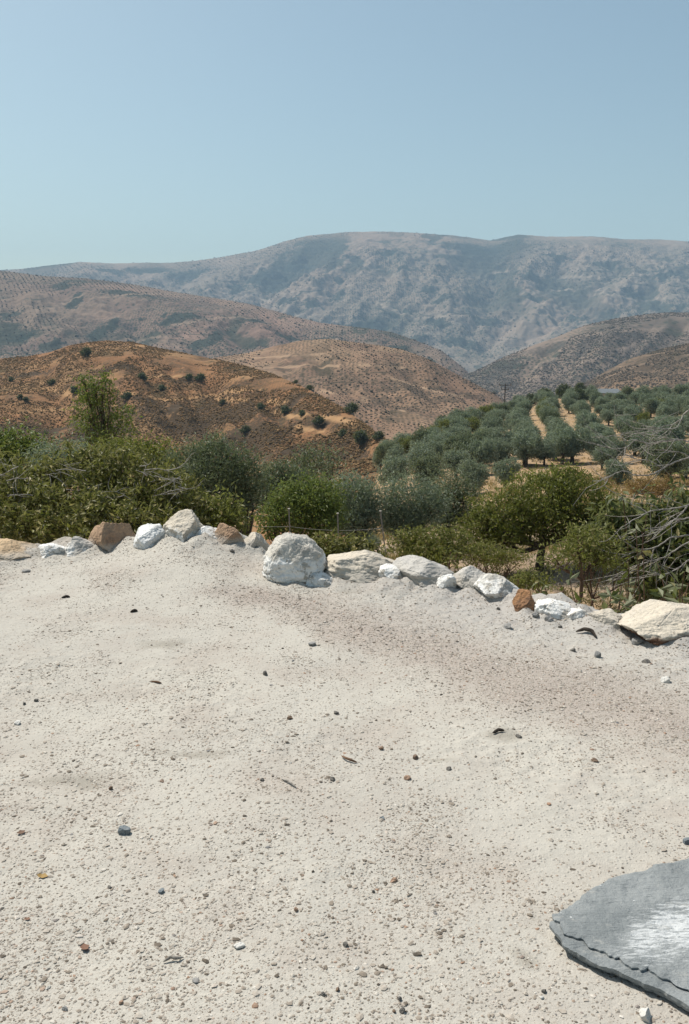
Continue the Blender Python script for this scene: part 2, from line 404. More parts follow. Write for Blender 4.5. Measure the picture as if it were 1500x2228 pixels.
    def trodden(s, X, Y):          # tracks and terrace edges following the slope
        d = np.full(X.shape, 1e9)
        for tr in s.tracks:
            pts = np.array([s.hit(a, b)[:2] for (x0, y0), (x1, y1) in zip(tr[:-1], tr[1:]) for a, b in [(x0 + (x1 - x0) * k_ / 4, y0 + (y1 - y0) * k_ / 4) for k_ in range(4)]] + [s.hit(*tr[-1])[:2]])
            for p, q in zip(pts[:-1], pts[1:]):
                v = q - p; L = v @ v + 1e-9
                if L > (s.tw * 60)**2: continue
                u = np.clip(((X - p[0]) * v[0] + (Y - p[1]) * v[1]) / L, 0, 1)
                d = np.minimum(d, np.hypot(X - p[0] - u * v[0], Y - p[1] - u * v[1]))
        return np.clip(1.4 - d / s.tw, 0, 1)
    def build(s, name, mat, p0, p1, nc, nr, nb=40):
        px = np.linspace(p0, p1, nc)
        tt = np.concatenate([np.linspace(-.05, 1, nr), 1 + np.linspace(0, .3, nb)[1:]])
        P, T = np.meshgrid(px, tt)
        Yc = np.interp(P, s.cY[:, 0], s.cY[:, 1]); Yf = np.interp(P, s.fY[:, 0], s.fY[:, 1])
        Y = Yf + T * (Yc - Yf)
        X, z, g = s.parts(P, Y)
        o = mesh(name, np.stack([X, Y, z], -1).reshape(-1, 3), gridfaces(len(tt), nc), mat, None, True)
        a = o.data.attributes.new('gully', 'FLOAT', 'POINT'); a.data.foreach_set('value', g.ravel().astype(np.float32))
        a = o.data.attributes.new('track', 'FLOAT', 'POINT'); a.data.foreach_set('value', s.trodden(X, Y).ravel().astype(np.float32))
        a = o.data.attributes.new('woods', 'FLOAT', 'POINT'); a.data.foreach_set('value', s.wooded(X, Y).ravel().astype(np.float32))
        return tag(o, kind='structure')

def hill_mat(name, c1, c2, c3, green, wl, spot, dots=.4, spots=.5, terr=.5, gul=.5, terr_h=6.0, wood_shade=(.9, (.03, .042, .032))):
    t = NT(name, .95, .05)
    nA = t.noise(1 / wl, 4, .55); nB = t.noise(4.5 / wl, 5, .62); nC = t.noise(1 / spot, 4, .65)
    col = t.mix(t.rng(nA, .38, .62), c1, c2)
    col = t.mix(t.rng(nB, .42, .64), col, c3)
    # terraces and tracks: thin broken lines along the contours
    z = t.sep()[2]
    ph = t.math('ADD', t.math('DIVIDE', z, terr_h), t.math('MULTIPLY', t.noise(2.2 / wl, 3, .5), 9.0))
    fr = t.math('FRACT', ph)
    line = t.math('MULTIPLY', t.rng(fr, .0, .10, 1, 0), t.rng(t.noise(7 / wl, 2, .5), .5, .62))
    col = t.mix(t.math('MULTIPLY', line, terr), col, tuple(min(1, q * 1.45) for q in c1))
    line2 = t.math('MULTIPLY', t.rng(t.math('ABSOLUTE', t.math('SUBTRACT', fr, .5)), .02, .09, 1, 0), t.rng(t.noise(6 / wl, 2, .5, t.mapping(loc=(99, 7, 3))), .5, .62))
    col = t.mix(t.math('MULTIPLY', line2, terr), col, green)
    # scrub and orchards
    pat = t.rng(t.noise(2.5 / wl, 3, .5, t.mapping(loc=(31, 77, 5))), .44, .56)
    v = t.vor(1 / spot, None, .55, '2D'); vc = t.rng(v, .2, .42, 1, 0)
    col = t.mix(t.math('MULTIPLY', t.math('MULTIPLY', vc, pat), dots), col, green)
    v2 = t.vor(.37 / spot, None, 1, '2D'); v2m = t.math('MULTIPLY', t.rng(v2, .16, .26, 1, 0), t.rng(nB, .45, .55))
    col = t.mix(t.math('MULTIPLY', v2m, spots), col, green)
    # trees thickening in the gullies
    gm = t.math('ADD', t.math('MULTIPLY', t.attr('gully'), gul), t.math('MULTIPLY', t.math('SUBTRACT', t.noise(6 / wl, 5, .6), .5), 2.2))
    gm2 = t.math('MULTIPLY', t.rng(gm, .46, .72), t.rng(t.noise(1.3 / wl, 2, .5, t.mapping(loc=(5, 13, 9))), .42, .58))
    col = t.mix(t.math('MULTIPLY', gm2, .85), col, green)
    col = t.mix(t.rng(nC, .5, .75, 0, .35), col, green)
    wm = t.rng(t.math('ADD', t.attr('woods'), t.math('ADD', t.math('MULTIPLY', t.math('SUBTRACT', nC, .5), 2.4), t.math('MULTIPLY', t.math('SUBTRACT', nB, .5), 1.2))), .0, .35)
    col = t.mix(t.math('MULTIPLY', wm, wood_shade[0]), col, wood_shade[1])
    tk = t.math('MULTIPLY', t.attr('track'), t.rng(t.noise(9 / wl, 3, .5, t.mapping(loc=(2, 8, 4))), .36, .5))
    col = t.mix(t.math('MULTIPLY', tk, .8), col, tuple(min(.5, q * 1.35) for q in c2))
    return t.done(col, t.bump(nC, .7, spot * .22))

HA = Hill([(-700, 800), (-100, 782), (0, 780), (60, 775), (110, 766), (150, 752), (190, 745), (235, 741), (290, 744), (340, 756), (400, 768), (450, 778), (520, 792), (590, 812), (660, 842), (740, 884), (800, 925), (840, 955), (900, 1010), (1100, 1100)],
          [(-700, 520), (450, 480), (700, 330), (850, 240), (1100, 200)], [(-700, 235), (450, 225), (700, 150), (850, 130), (1100, 120)], -38, 7.5, 62, 3, 1.1, .5, 1.0, 1.2)
HB = Hill([(100, 900), (300, 830), (420, 790), (480, 776), (540, 768), (600, 752), (660, 740), (710, 737), (760, 743), (830, 752), (880, 762), (930, 780), (980, 806), (1030, 832), (1080, 858), (1130, 890), (1300, 1000)],
          [(100, 950), (1300, 800)], [(100, 640), (1300, 480)], -62, 15, 150, 13, 1.1, .5)
HC = Hill([(-700, 575), (0, 588), (100, 600), (200, 606), (300, 619), (400, 638), (500, 653), (560, 664), (640, 688), (700, 703), (800, 714), (850, 722), (900, 738), (960, 762), (1010, 800), (1060, 850), (1200, 950)],
          [(-700, 2600), (400, 2500), (1200, 1900)], [(-700, 1650), (1200, 1300)], -110, 62, 420, 23, 1.12, .4)
HD = Hill([(-900, 620), (-200, 600), (0, 588), (60, 585), (110, 578), (180, 570), (260, 573), (380, 571), (430, 568), (480, 560), (560, 546), (620, 526), (670, 513), (740, 506), (830, 503), (920, 508), (980, 512), (1060, 523), (1120, 510), (1180, 515), (1280, 514), (1340, 520), (1420, 521), (1500, 526), (1800, 540), (2400, 560)],
          [(-900, 6200), (500, 6200), (2400, 5800)], [(-900, 3900), (2400, 3600)], -150, 150, 820, 33, 1.15, .35, 1.5, 1.5)
HE = Hill([(600, 1000), (850, 900), (950, 850), (1020, 815), (1080, 785), (1150, 755), (1210, 733), (1270, 708), (1330, 694), (1400, 684), (1450, 679), (1500, 680), (1700, 670), (2400, 640)],
          [(600, 1700), (2400, 2000)], [(600, 1150), (2400, 1200)], -90, 40, 300, 43, 1.1, .45)
HF = Hill([(900, 960), (1100, 895), (1180, 872), (1240, 850), (1290, 826), (1330, 803), (1370, 782), (1410, 768), (1450, 756), (1500, 746), (1700, 720), (2400, 680)],
          [(900, 850), (2400, 950)], [(900, 580), (2400, 600)], -55, 16, 150, 53, 1.1, .5)

HA.dir, HB.dir, HC.dir, HD.dir, HE.dir, HF.dir = R(-14), R(-16), R(-14), R(12), R(16), R(16)
HA.st, HB.st, HC.st, HD.st, HE.st, HF.st = 3.0, 3.2, 3.4, 3.6, 3.2, 3.0
HD.wl, HC.wl, HD.amp, HC.amp, HE.amp, HB.amp, HA.amp = 430, 240, 95, 38, 26, 10, 5.5
HD.carve([[(690, 545), (650, 580), (600, 620), (545, 655)], [(760, 590), (735, 620), (700, 660), (660, 690)], [(850, 570), (830, 620), (800, 665), (765, 705)], [(930, 560), (900, 610), (870, 660), (825, 705)],
          [(1000, 570), (957, 615), (925, 645), (880, 690), (850, 720)], [(1090, 600), (1060, 650), (1030, 700), (985, 760)], [(1200, 590), (1150, 640), (1110, 690), (1050, 750)], [(1330, 590), (1270, 640), (1200, 690), (1120, 740)],
          [(1450, 590), (1390, 640), (1310, 680)], [(560, 580), (520, 620), (480, 650)], [(420, 585), (390, 610)], [(1250, 545), (1220, 580), (1170, 610)], [(800, 620), (770, 650), (735, 690)], [(300, 585), (290, 605)], [(1120, 560), (1090, 590)]], 62, 170)
HC.carve([[(110, 620), (165, 650), (200, 690), (225, 740)], [(40, 640), (40, 700), (60, 750)], [(330, 660), (370, 700), (420, 735), (470, 770)], [(460, 680), (500, 710), (540, 740)], [(600, 700), (640, 725), (680, 745)], [(250, 640), (280, 690), (310, 740)], [(760, 725), (800, 745), (840, 765)]], 24, 85)
HA.carve([[(300, 780), (330, 830), (360, 880), (400, 930)], [(430, 790), (470, 850), (520, 900), (560, 960)], [(560, 830), (600, 880), (650, 940)], [(100, 800), (120, 850), (130, 900)], [(680, 870), (710, 920), (740, 970)], [(200, 790), (230, 840), (260, 890)], [(370, 800), (420, 870), (460, 930)]], 6.5, 17)
HB.carve([[(600, 770), (640, 810), (690, 850)], [(740, 770), (790, 810), (850, 860)], [(860, 780), (910, 820), (970, 870)], [(670, 760), (720, 800), (780, 850)], [(960, 810), (1000, 840), (1040, 870)]], 10, 40)
HE.carve([[(1300, 720), (1250, 770), (1190, 810)], [(1420, 700), (1370, 750), (1300, 800)], [(1200, 750), (1150, 790), (1110, 830)], [(1490, 700), (1450, 735), (1400, 765)]], 30, 80)
GRN = (.035, .047, .032)
HA.woods = [(430, 915, 105, 55), (560, 950, 110, 50), (330, 880, 45, 25), (640, 975, 100, 30), (740, 985, 80, 30), (60, 930, 140, 26), (200, 945, 110, 30), (790, 950, 60, 18), (400, 825, 65, 9), (640, 870, 90, 9), (690, 925, 70, 11), (760, 880, 60, 18), (500, 905, 90, 25), (250, 800, 60, 7), (60, 815, 70, 6)]  # scrub patches; the shaded faces of this hill are painted dark with them
HA.tracks = [[(0, 903), (90, 893), (170, 886), (250, 880)], [(255, 852), (310, 862), (360, 872), (420, 866), (500, 852), (565, 847)], [(40, 852), (110, 848), (165, 862)], [(300, 822), (360, 818), (430, 822)], [(560, 885), (640, 905), (720, 908), (790, 925)], [(470, 868), (540, 872), (620, 876)], [(170, 768), (240, 758), (320, 752)], [(640, 930), (700, 940)]]; HA.tw = 1.3
HB.tracks = [[(560, 800), (680, 797), (800, 795), (900, 800)], [(700, 850), (800, 870), (880, 895)], [(860, 825), (940, 850), (1010, 862)], [(520, 782), (600, 776), (700, 770)]]; HB.tw = 2.5
HC.tracks = [[(200, 650), (300, 640), (420, 640)], [(380, 706), (480, 690), (600, 694), (700, 712)], [(60, 680), (130, 668), (190, 640)], [(250, 745), (330, 735), (400, 730)], [(640, 745), (720, 740), (820, 748)]]; HC.tw = 6
HE.tracks = [[(1120, 850), (1180, 825), (1260, 795), (1330, 768), (1400, 742)], [(1210, 742), (1300, 725), (1420, 715)]]; HE.tw = 5
HF.tracks = [[(1300, 830), (1360, 806), (1400, 792), (1480, 790)], [(1380, 780), (1440, 768), (1500, 772)]]; HF.tw = 2.2
HD.tracks = [[(1130, 640), (1240, 630), (1400, 655), (1500, 640)], [(760, 620), (860, 600), (980, 610), (1100, 590)], [(820, 660), (900, 690), (1000, 690)], [(1200, 600), (1320, 610), (1440, 590)], [(560, 640), (640, 690), (740, 700)]]; HD.tw = 11
HB.woods = [(900, 850, 60, 14), (820, 870, 60, 10), (960, 870, 50, 8), (620, 800, 40, 4), (1020, 860, 30, 8)]
HC.woods = [(150, 620, 30, 9), (168, 655, 20, 22), (30, 685, 28, 14), (50, 738, 40, 16), (115, 752, 34, 14), (215, 728, 22, 20), (440, 748, 45, 16), (472, 735, 18, 20), (400, 690, 60, 2), (300, 640, 80, 2), (360, 685, 10, 5), (310, 693, 9, 5), (250, 700, 14, 18), (560, 700, 60, 2), (620, 735, 40, 8), (700, 740, 50, 4), (860, 760, 40, 6)]
HD.woods = [(518, 628, 24, 15), (600, 618, 52, 28), (645, 578, 44, 13), (570, 600, 40, 16), (740, 612, 24, 9), (738, 645, 20, 13), (850, 550, 44, 5), (1010, 540, 80, 12), (930, 630, 20, 8), (1200, 555, 30, 4), (1310, 570, 40, 5), (1370, 640, 34, 11), (1250, 690, 40, 7), (800, 715, 36, 20), (865, 688, 40, 13), (960, 655, 36, 7), (1150, 600, 36, 6), (1060, 700, 46, 9), (950, 705, 30, 12), (1000, 745, 60, 12), (680, 655, 36, 13), (620, 655, 40, 9), (330, 590, 60, 4), (420, 600, 60, 8), (250, 590, 40, 4), (760, 560, 30, 4), (880, 585, 30, 5), (1080, 640, 24, 7), (1440, 600, 50, 5), (1160, 650, 30, 6), (900, 740, 40, 14)]
HE.woods = [(1265, 770, 30, 8), (1190, 790, 34, 9), (1100, 800, 36, 8), (1300, 740, 60, 10), (1380, 730, 50, 5), (1200, 760, 60, 14), (1080, 820, 40, 10)]
HF.woods = [(1400, 800, 60, 8), (1300, 840, 50, 8), (1460, 790, 40, 4), (1350, 820, 60, 6)]
M['hA'] = hill_mat('orange_hill', (.255, .132, .066), (.30, .18, .092), (.16, .092, .053), (.07, .056, .03), 60, 1.1, .45, .7, .9, .6, 5, (.9, (.058, .044, .03)))  # last colour: scrub, doubling as painted shade on the turned faces
M['hB'] = hill_mat('brown_hill', (.255, .155, .10), (.275, .185, .12), (.19, .12, .083), (.07, .058, .038), 220, 3.6, .85, .7, .8, .5, 9, (.7, (.08, .062, .044)))
M['hC'] = hill_mat('pink_ridge', (.25, .155, .115), (.225, .16, .115), (.17, .115, .088), GRN, 700, 7, .9, .7, .8, .7, 22)
M['hD'] = hill_mat('far_mountain_rock', (.285, .205, .15), (.25, .20, .15), (.19, .155, .115), GRN, 1500, 13, .85, .8, .8, .85, 45)
M['hE'] = hill_mat('scrub_ridge', (.225, .165, .125), (.185, .14, .11), (.14, .11, .088), GRN, 500, 8, .8, .6, .5, .5, 20, (.6, (.065, .058, .05)))
M['hF'] = hill_mat('brown_ridge', (.225, .15, .095), (.155, .11, .078), (.105, .078, .056), (.045, .043, .028), 260, 4.5, .6, .6, .7, .5, 9, (.6, (.07, .055, .04)))
HA.build('hill', M['hA'], -700, 1100, 820, 360)
HB.build('hill', M['hB'], 100, 1300, 560, 280)
HC.build('hills', M['hC'], -700, 1200, 700, 300)
HD.build('mountain', M['hD'], -900, 2400, 1250, 420)
HE.build('hills', M['hE'], 600, 2400, 600, 240)
HF.build('hill', M['hF'], 900, 2400, 500, 220)
vf = mesh('valley_ground', [(-7000, -40, -165), (7000, -40, -165), (7000, 7600, -165), (-7000, 7600, -165)], [(0, 1, 2, 3)], M['hC'])
tag(vf, kind='structure')

# ================================================================== FOLIAGE BUILDERS
def leaf_quads(p, d, L, W, rng, face=None):
    n = len(p)
    L = np.broadcast_to(L, (n,)) * rng.uniform(.65, 1.3, n); W = np.broadcast_to(W, (n,)) * rng.uniform(.7, 1.25, n)
    d = d / (np.linalg.norm(d, axis=1)[:, None] + 1e-9)
    if face is not None:      # blades lie roughly along the outside of the crown
        fn = face + rng.normal(size=(n, 3)) * .5; fn /= np.linalg.norm(fn, axis=1)[:, None] + 1e-9
        d = d - fn * ((d * fn).sum(1) * .75)[:, None]; d = d / (np.linalg.norm(d, axis=1)[:, None] + 1e-9)
        s = np.cross(d, fn)
    else: s = np.cross(d, rng.normal(size=(n, 3)))
    s /= np.linalg.norm(s, axis=1)[:, None] + 1e-9
    nn = np.cross(s, d)
    mid = p + d * (L * .48)[:, None]
    v = np.stack([p, mid + s * (W / 2)[:, None] + nn * (W * .12)[:, None], p + d * L[:, None] - nn * (L * .12)[:, None], mid - s * (W / 2)[:, None] + nn * (W * .12)[:, None]], 1)
    return v.reshape(-1, 3), np.arange(4 * n).reshape(n, 4)
def sphere_dirs(n, rng):
    d = rng.normal(size=(n, 3)); return d / np.linalg.norm(d, axis=1)[:, None]
def crown_pts(lobes, nclump, rng, shell=(.5, 1.0)):
    lobes = np.asarray(lobes, float); vol = (lobes[:, 3] * lobes[:, 4] * lobes[:, 5])**.67
    k = rng.choice(len(lobes), nclump, p=vol / vol.sum())
    d = sphere_dirs(nclump, rng); r = rng.uniform(shell[0]**2, shell[1]**2, nclump)**.5
    return lobes[k, :3] + d * r[:, None] * lobes[k, 3:6] * rng.uniform(.85, 1.12, nclump)[:, None], d
def make_crown(lobes, nclump, per, L, W, cr, mat, rng, parent, name='crown', shell=(.5, 1.0), up=.35):
    c, d = crown_pts(lobes, nclump, rng, shell)
    keep = c[:, 2] > .05
    c, d = c[keep], d[keep]
    n = len(c)
    crs = cr * rng.uniform(.6, 1.4, n)
    off = rng.normal(size=(n, per, 3)) * crs[:, None, None] * np.array([.55, .55, .45])
    p = (c[:, None] + off).reshape(-1, 3)
    dd = (d[:, None] * .7 + rng.normal(size=(n, per, 3)) * .75 + np.array([0, 0, up])).reshape(-1, 3)
    oc = off / (np.linalg.norm(off, axis=2)[..., None] + 1e-9)
    v, f = leaf_quads(p, dd, L, W, rng, (d[:, None] * .55 + oc * .65 + np.array([0, 0, .25])).reshape(-1, 3))
    mesh(name, v, f, mat, parent)
    return c
def make_wood(lobes, tips, trunk_top, r0, mat, rng, parent, nb=14, base=(0, 0, -.15), stems=1, name='trunk'):
    s = Soup(); lobes = np.asarray(lobes, float); trunk_top = np.asarray(trunk_top, float)
    s.tube(bez(np.array(base, float), trunk_top, rng, 8, .08), np.linspace(r0 * 1.25, r0 * .8, 8), 8)
    for lb in lobes:
        p1 = lb[:3] + np.array([0, 0, -lb[5] * .15])
        pth = bez(trunk_top, p1, rng, 8, .14); s.tube(pth, np.linspace(r0 * .7, r0 * .2, 8), 6)
        dist = np.linalg.norm((tips - lb[:3]) / lb[3:6], axis=1); idx = np.nonzero(dist < 1.3)[0]
        if len(idx):
            for i in rng.choice(idx, min(nb, len(idx)), replace=False):
                s.tube(bez(pth[rng.integers(2, 8)], tips[i], rng, 6, .12), np.linspace(r0 * .25, r0 * .05, 6), 4)
    return s.build(name, mat, parent)
def tree(name, label, cat, px, Y, lobes_px, leaf, nclump, per, L, W, cr, r0=.07, trunk_h=None, seed=0, group=None, bark='bark', shell=(.5, 1.), zg=None, nb=14, depth=1.0, trunk_px=None):
    """lobes_px: (column, row, half width, half height, forward offset) as seen in the photograph at distance Y"""
    rng = np.random.default_rng(seed)
    g = float(near_z(px, Y)) if zg is None else zg
    root = np.array([Xof(px, Y), Y, g])
    lob = []
    for (a, b, rw, rh, dy) in lobes_px:
        q = at(a, b, Y + dy) - root; kx = (Y + dy) / K
        lob.append((q[0], q[1], q[2], rw * kx, rw * kx * depth, rh * kx))
    lob = np.array(lob)
    o = thing(name, label, cat, root, group)
    tips = make_crown(lob, nclump, per, L, W, cr, M[leaf], rng, o, shell=shell)
    if trunk_px is not None: tt = at(*trunk_px, Y) - root
    else:
        th = trunk_h if trunk_h is not None else max(.2, (lob[:, 2] - lob[:, 5]).min() * .9 + .1)
        tt = np.array([lob[:, 0].mean() * .4, lob[:, 1].mean() * .4, th])
    make_wood(lob, tips, tt, r0, M[bark], rng, o, nb)
    return o

# ================================================================== THE STONES ALONG THE EDGE
def ico(n):
    import bmesh
    bm = bmesh.new(); bmesh.ops.create_icosphere(bm, subdivisions=n, radius=1)
    v = np.array([q.co[:] for q in bm.verts]); f = np.array([[q.index for q in p.verts] for p in bm.faces]); bm.free(); return v, f
ICO5, ICO3, ICO2, ICO1 = ico(6), ico(4), ico(2), ico(1)
def rock_shape(W, D, H, seed, n=2.6, cuts=6, rough=.07, base=ICO5):
    rng = np.random.default_rng(seed)
    d = base[0]
    p = d / ((np.abs(d)**n).sum(1)**(1 / n))[:, None]
    for _ in range(cuts):
        u = sphere_dirs(1, rng)[0]; c = rng.uniform(.52, .82); k = np.maximum(0, p @ u - c)
        p = p - (k * rng.uniform(.85, 1.0))[:, None] * u
    s = seed * 3.17
    nrm = p / np.linalg.norm(p, axis=1)[:, None]
    p = p + nrm * (rough * 1.5 * fbm3(p * 1.3 + s, 2, seed) + rough * .55 * (.5 - np.abs(fbm3(p * np.array([1.6, 1.6, 4.2]) + s, 4, seed + 9, .5))) + rough * .40 * fbm3(p * 8 + s, 4, seed + 5, .62))[:, None]
    p = p * (2 / (p.max(0) - p.min(0)))
    p = p - (p.max(0) + p.min(0)) / 2
    return p * np.array([W / 2, D / 2, H / 2]), base[1]

def rock_mat(name, c1, c2, dark, paint=None, stain=.35, under=None, dust=None):
    """paint = (low, high) height span over which whitewash gives way to bare stone, in half heights; None: no whitewash"""
    t = NT(name, .9, .2)
    n1 = t.noise(5, 5, .6); n2 = t.noise(22, 5, .65); n3 = t.noise(70, 4, .6)
    col = t.mix(t.rng(n1, .38, .62), c1, c2)
    col = t.mix(t.rng(n2, .54, .74, 0, stain * 2), col, dark)
    st = t.noise(3.2, 6, .7, t.mapping(loc=(7, 3, 1)))
    col = t.mix(t.rng(st, .53, .64, 0, .55), col, tuple(q * .62 for q in c2))
    col = t.mix(t.rng(t.noise(34, 4, .7), .60, .66, 0, .7), col, dark)
    z = t.sep()[2]
    if dust is not None:
        dm = t.rng(t.math('ADD', z, t.math('MULTIPLY', t.math('SUBTRACT', n1, .5), .12)), dust - .02, dust + .03, .7, 0)
        col = t.mix(dm, col, (.42, .385, .335))
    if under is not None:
        m = t.rng(t.math('ADD', z, t.math('MULTIPLY', t.math('SUBTRACT', n1, .5), .12)), under[0], under[1], 1, 0)  # low band: painted shade on two stones, bare brown foot on another
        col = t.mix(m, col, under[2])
    if paint is not None:
        m = t.rng(t.math('ADD', z, t.math('MULTIPLY', t.math('SUBTRACT', t.noise(9, 6, .7), .5), paint[2] if len(paint) > 2 else .25)), paint[0], paint[1], 1, 0)
        wear = t.math('MULTIPLY', t.rng(n2, .55, .62, 1, 0), t.rng(st, .56, .60, 1, 0))
        col = t.mix(t.math('MULTIPLY', m, wear), col, t.mix(t.rng(n1, .4, .7), (.78, .765, .735), (.62, .60, .565)))
    cr = t.rng(t.vor(7, feat='DISTANCE_TO_EDGE', vec=None), .0, .05, 0, 1)
    h = t.math('ADD', t.math('MULTIPLY', n2, .6), t.math('MULTIPLY', n3, .4))
    return t.done(col, t.bump(t.math('ADD', h, t.math('MULTIPLY', cr, .12)), .9, .02))
CREAM = ((.60, .53, .43), (.53, .475, .40), (.30, .25, .19))
PALE = ((.57, .535, .475), (.49, .455, .40), (.24, .22, .19))
BROWN = ((.40, .27, .175), (.33, .215, .14), (.19, .12, .08))
TAN = ((.58, .42, .26), (.51, .37, .235), (.33, .22, .13))
GREY = ((.52, .49, .45), (.44, .415, .38), (.22, .21, .20))
RUST = ((.36, .19, .09), (.27, .15, .085), (.13, .085, .06))
ROCKS = [  # x0, x1, top, bottom, colours, whitewash, squareness, tilt, seed, label, extra
    (-45, 89, 1170, 1224, TAN, None, 2.3, 4, 1, 'smooth tan boulder cut by the left end of the stone edging', {}),
    (82, 150, 1181, 1212, PALE, (.3, .4), 2.3, -6, 2, 'small whitewashed stone beside the smooth tan boulder', {}),
    (128, 216, 1163, 1206, GREY, (.0, .06, .3), 2.6, -5, 3, 'low grey stone patchily whitewashed, just before the tall brown block', {}),
    (194, 292, 1131, 1199, BROWN, None, 3.4, -17, 4, 'tall brown block with a slanting top in the stone edging', {'cuts': 4}),
    (288, 368, 1141, 1181, BROWN, (-.03, -.01, .1), 2.5, -4, 5, 'low white stone with a brown foot beside the tall brown block', {'inv': 1}),
    (356, 441, 1110, 1164, CREAM, (-.05, .02, .35), 2.5, -8, 6, 'highest cream stone on the mound, whitewashed on its lower side', {}),
    (424, 486, 1142, 1172, PALE, (.3, .4), 2.4, 6, 7, 'flat lump of whitewashed mortar between cream stone and brown block', {}),
    (470, 529, 1137, 1184, BROWN, None, 3.4, 4, 8, 'small square brown block on the right side of the mound', {'cuts': 4}),
    (524, 582, 1157, 1205, CREAM, None, 2.4, 14, 9, 'rounded cream stone running down from the square brown block', {}),
    (578, 704, 1157, 1262, PALE, (.015, .05, .14), 2.5, 3, 10, 'largest pale boulder with its lower half whitewashed', {'cuts': -6, 'taper': .26}),
    (672, 732, 1240, 1276, PALE, (.3, .4), 2.4, 10, 23, 'low whitewashed stone at the right foot of the largest boulder', {}),
    (700, 748, 1216, 1260, PALE, (.3, .4), 2.3, -5, 32, 'white painted stone wedged between two big pale boulders', {}),
    (708, 866, 1199, 1264, CREAM, None, 2.7, 5, 11, 'long cream boulder with a dark hollow under one end', {'cuts': 5}),
    (818, 884, 1227, 1274, PALE, (.05, .12, .2), 2.4, 6, 13, 'half white stone leaning against the peaked grey boulder', {}),
    (850, 986, 1212, 1282, GREY, None, 2.5, 5, 14, 'peaked pale grey boulder in the middle of the edging', {'cuts': 8}),
    (948, 992, 1244, 1278, PALE, (.2, .3), 2.4, 0, 15, 'small white stone at the right foot of the peaked boulder', {}),
    (984, 1062, 1232, 1280, GREY, None, 2.4, 3, 16, 'rounded mid grey stone between peaked boulder and white block', {}),
    (1034, 1127, 1249, 1308, PALE, (.0, .1, .4), 2.9, 14, 17, 'squat whitewashed block sloping down beside the rusty stone', {}),
    (1114, 1162, 1282, 1337, RUST, None, 2.9, 8, 45, 'small rusty orange stone with shade painted dark at its foot', {'cuts': -1, 'under': (-.035, -.01, (.12, .075, .06))}),  # dark foot is shade put into the colour
    (1158, 1262, 1301, 1343, PALE, (.1, .2, .2), 2.5, 13, 19, 'long low white stone beside the rusty orange one', {}),
    (1228, 1294, 1319, 1350, GREY, (.0, .1, .4), 2.6, 8, 20, 'low crumbled grey stone at the end of the long white stone', {}),
    (1284, 1366, 1326, 1356, CREAM, None, 2.5, 6, 21, 'flat pale lump half buried before the big cream boulder', {}),
    (1348, 1590, 1314, 1392, CREAM, None, 2.5, 3, 22, 'big cream boulder with shade painted dark red brown underneath at the right edge', {'under': (-.03, .0, (.15, .08, .05))}),  # shadow of the underside put into the colour by height
]
for (x0, x1, y0, y1, cols, paint, nsq, tilt, seed, label, ex) in ROCKS:
    pxm = (x0 + x1) / 2
    Yb = base_Y(pxm, y1); k = Yb / (F * cp + (1114 - y1) * sp_)
    W = (x1 - x0) * (1.3 if paint == (.3, .4) else 1.14) * k; D = min(W * .85, .5) + .06
    Yc = Yb + D * .42
    zt = CAMZ + Yc * float(tanel(y0 + 1)); xb = float(at(pxm, y1, Yc)[0]); zb = float(ground_z(xb, Yb, False)) - .09
    H = zt - zb
    v, f = rock_shape(W * 1.02, D, H, seed * 7 + 1, nsq, ex.get('cuts', 8) + 6, .085)
    a = R(tilt) ; ca, sa = math.cos(a), math.sin(a)
    v = v @ np.array([[ca, 0, -sa], [0, 1, 0], [sa, 0, ca]])
    tp = 1 - ex.get('taper', .2) * (2 * (v[:, 2] - v[:, 2].min()) / (v[:, 2].max() - v[:, 2].min()) - 1); v[:, 0] *= tp; v[:, 1] *= tp     # wider at the foot, as if half buried
    v[:, 2] *= H / (v[:, 2].max() - v[:, 2].min()); v[:, 0] *= W / (v[:, 0].max() - v[:, 0].min())
    v[:, 2] -= (v[:, 2].max() + v[:, 2].min()) / 2
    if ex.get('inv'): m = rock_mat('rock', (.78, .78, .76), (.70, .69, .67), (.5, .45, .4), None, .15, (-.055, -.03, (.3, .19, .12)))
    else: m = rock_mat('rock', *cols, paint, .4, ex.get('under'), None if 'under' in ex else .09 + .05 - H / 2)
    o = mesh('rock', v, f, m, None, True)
    o.location = (xb, Yc, zb + H / 2)
    tag(o, label, 'rock', 'stones edging the terrace')

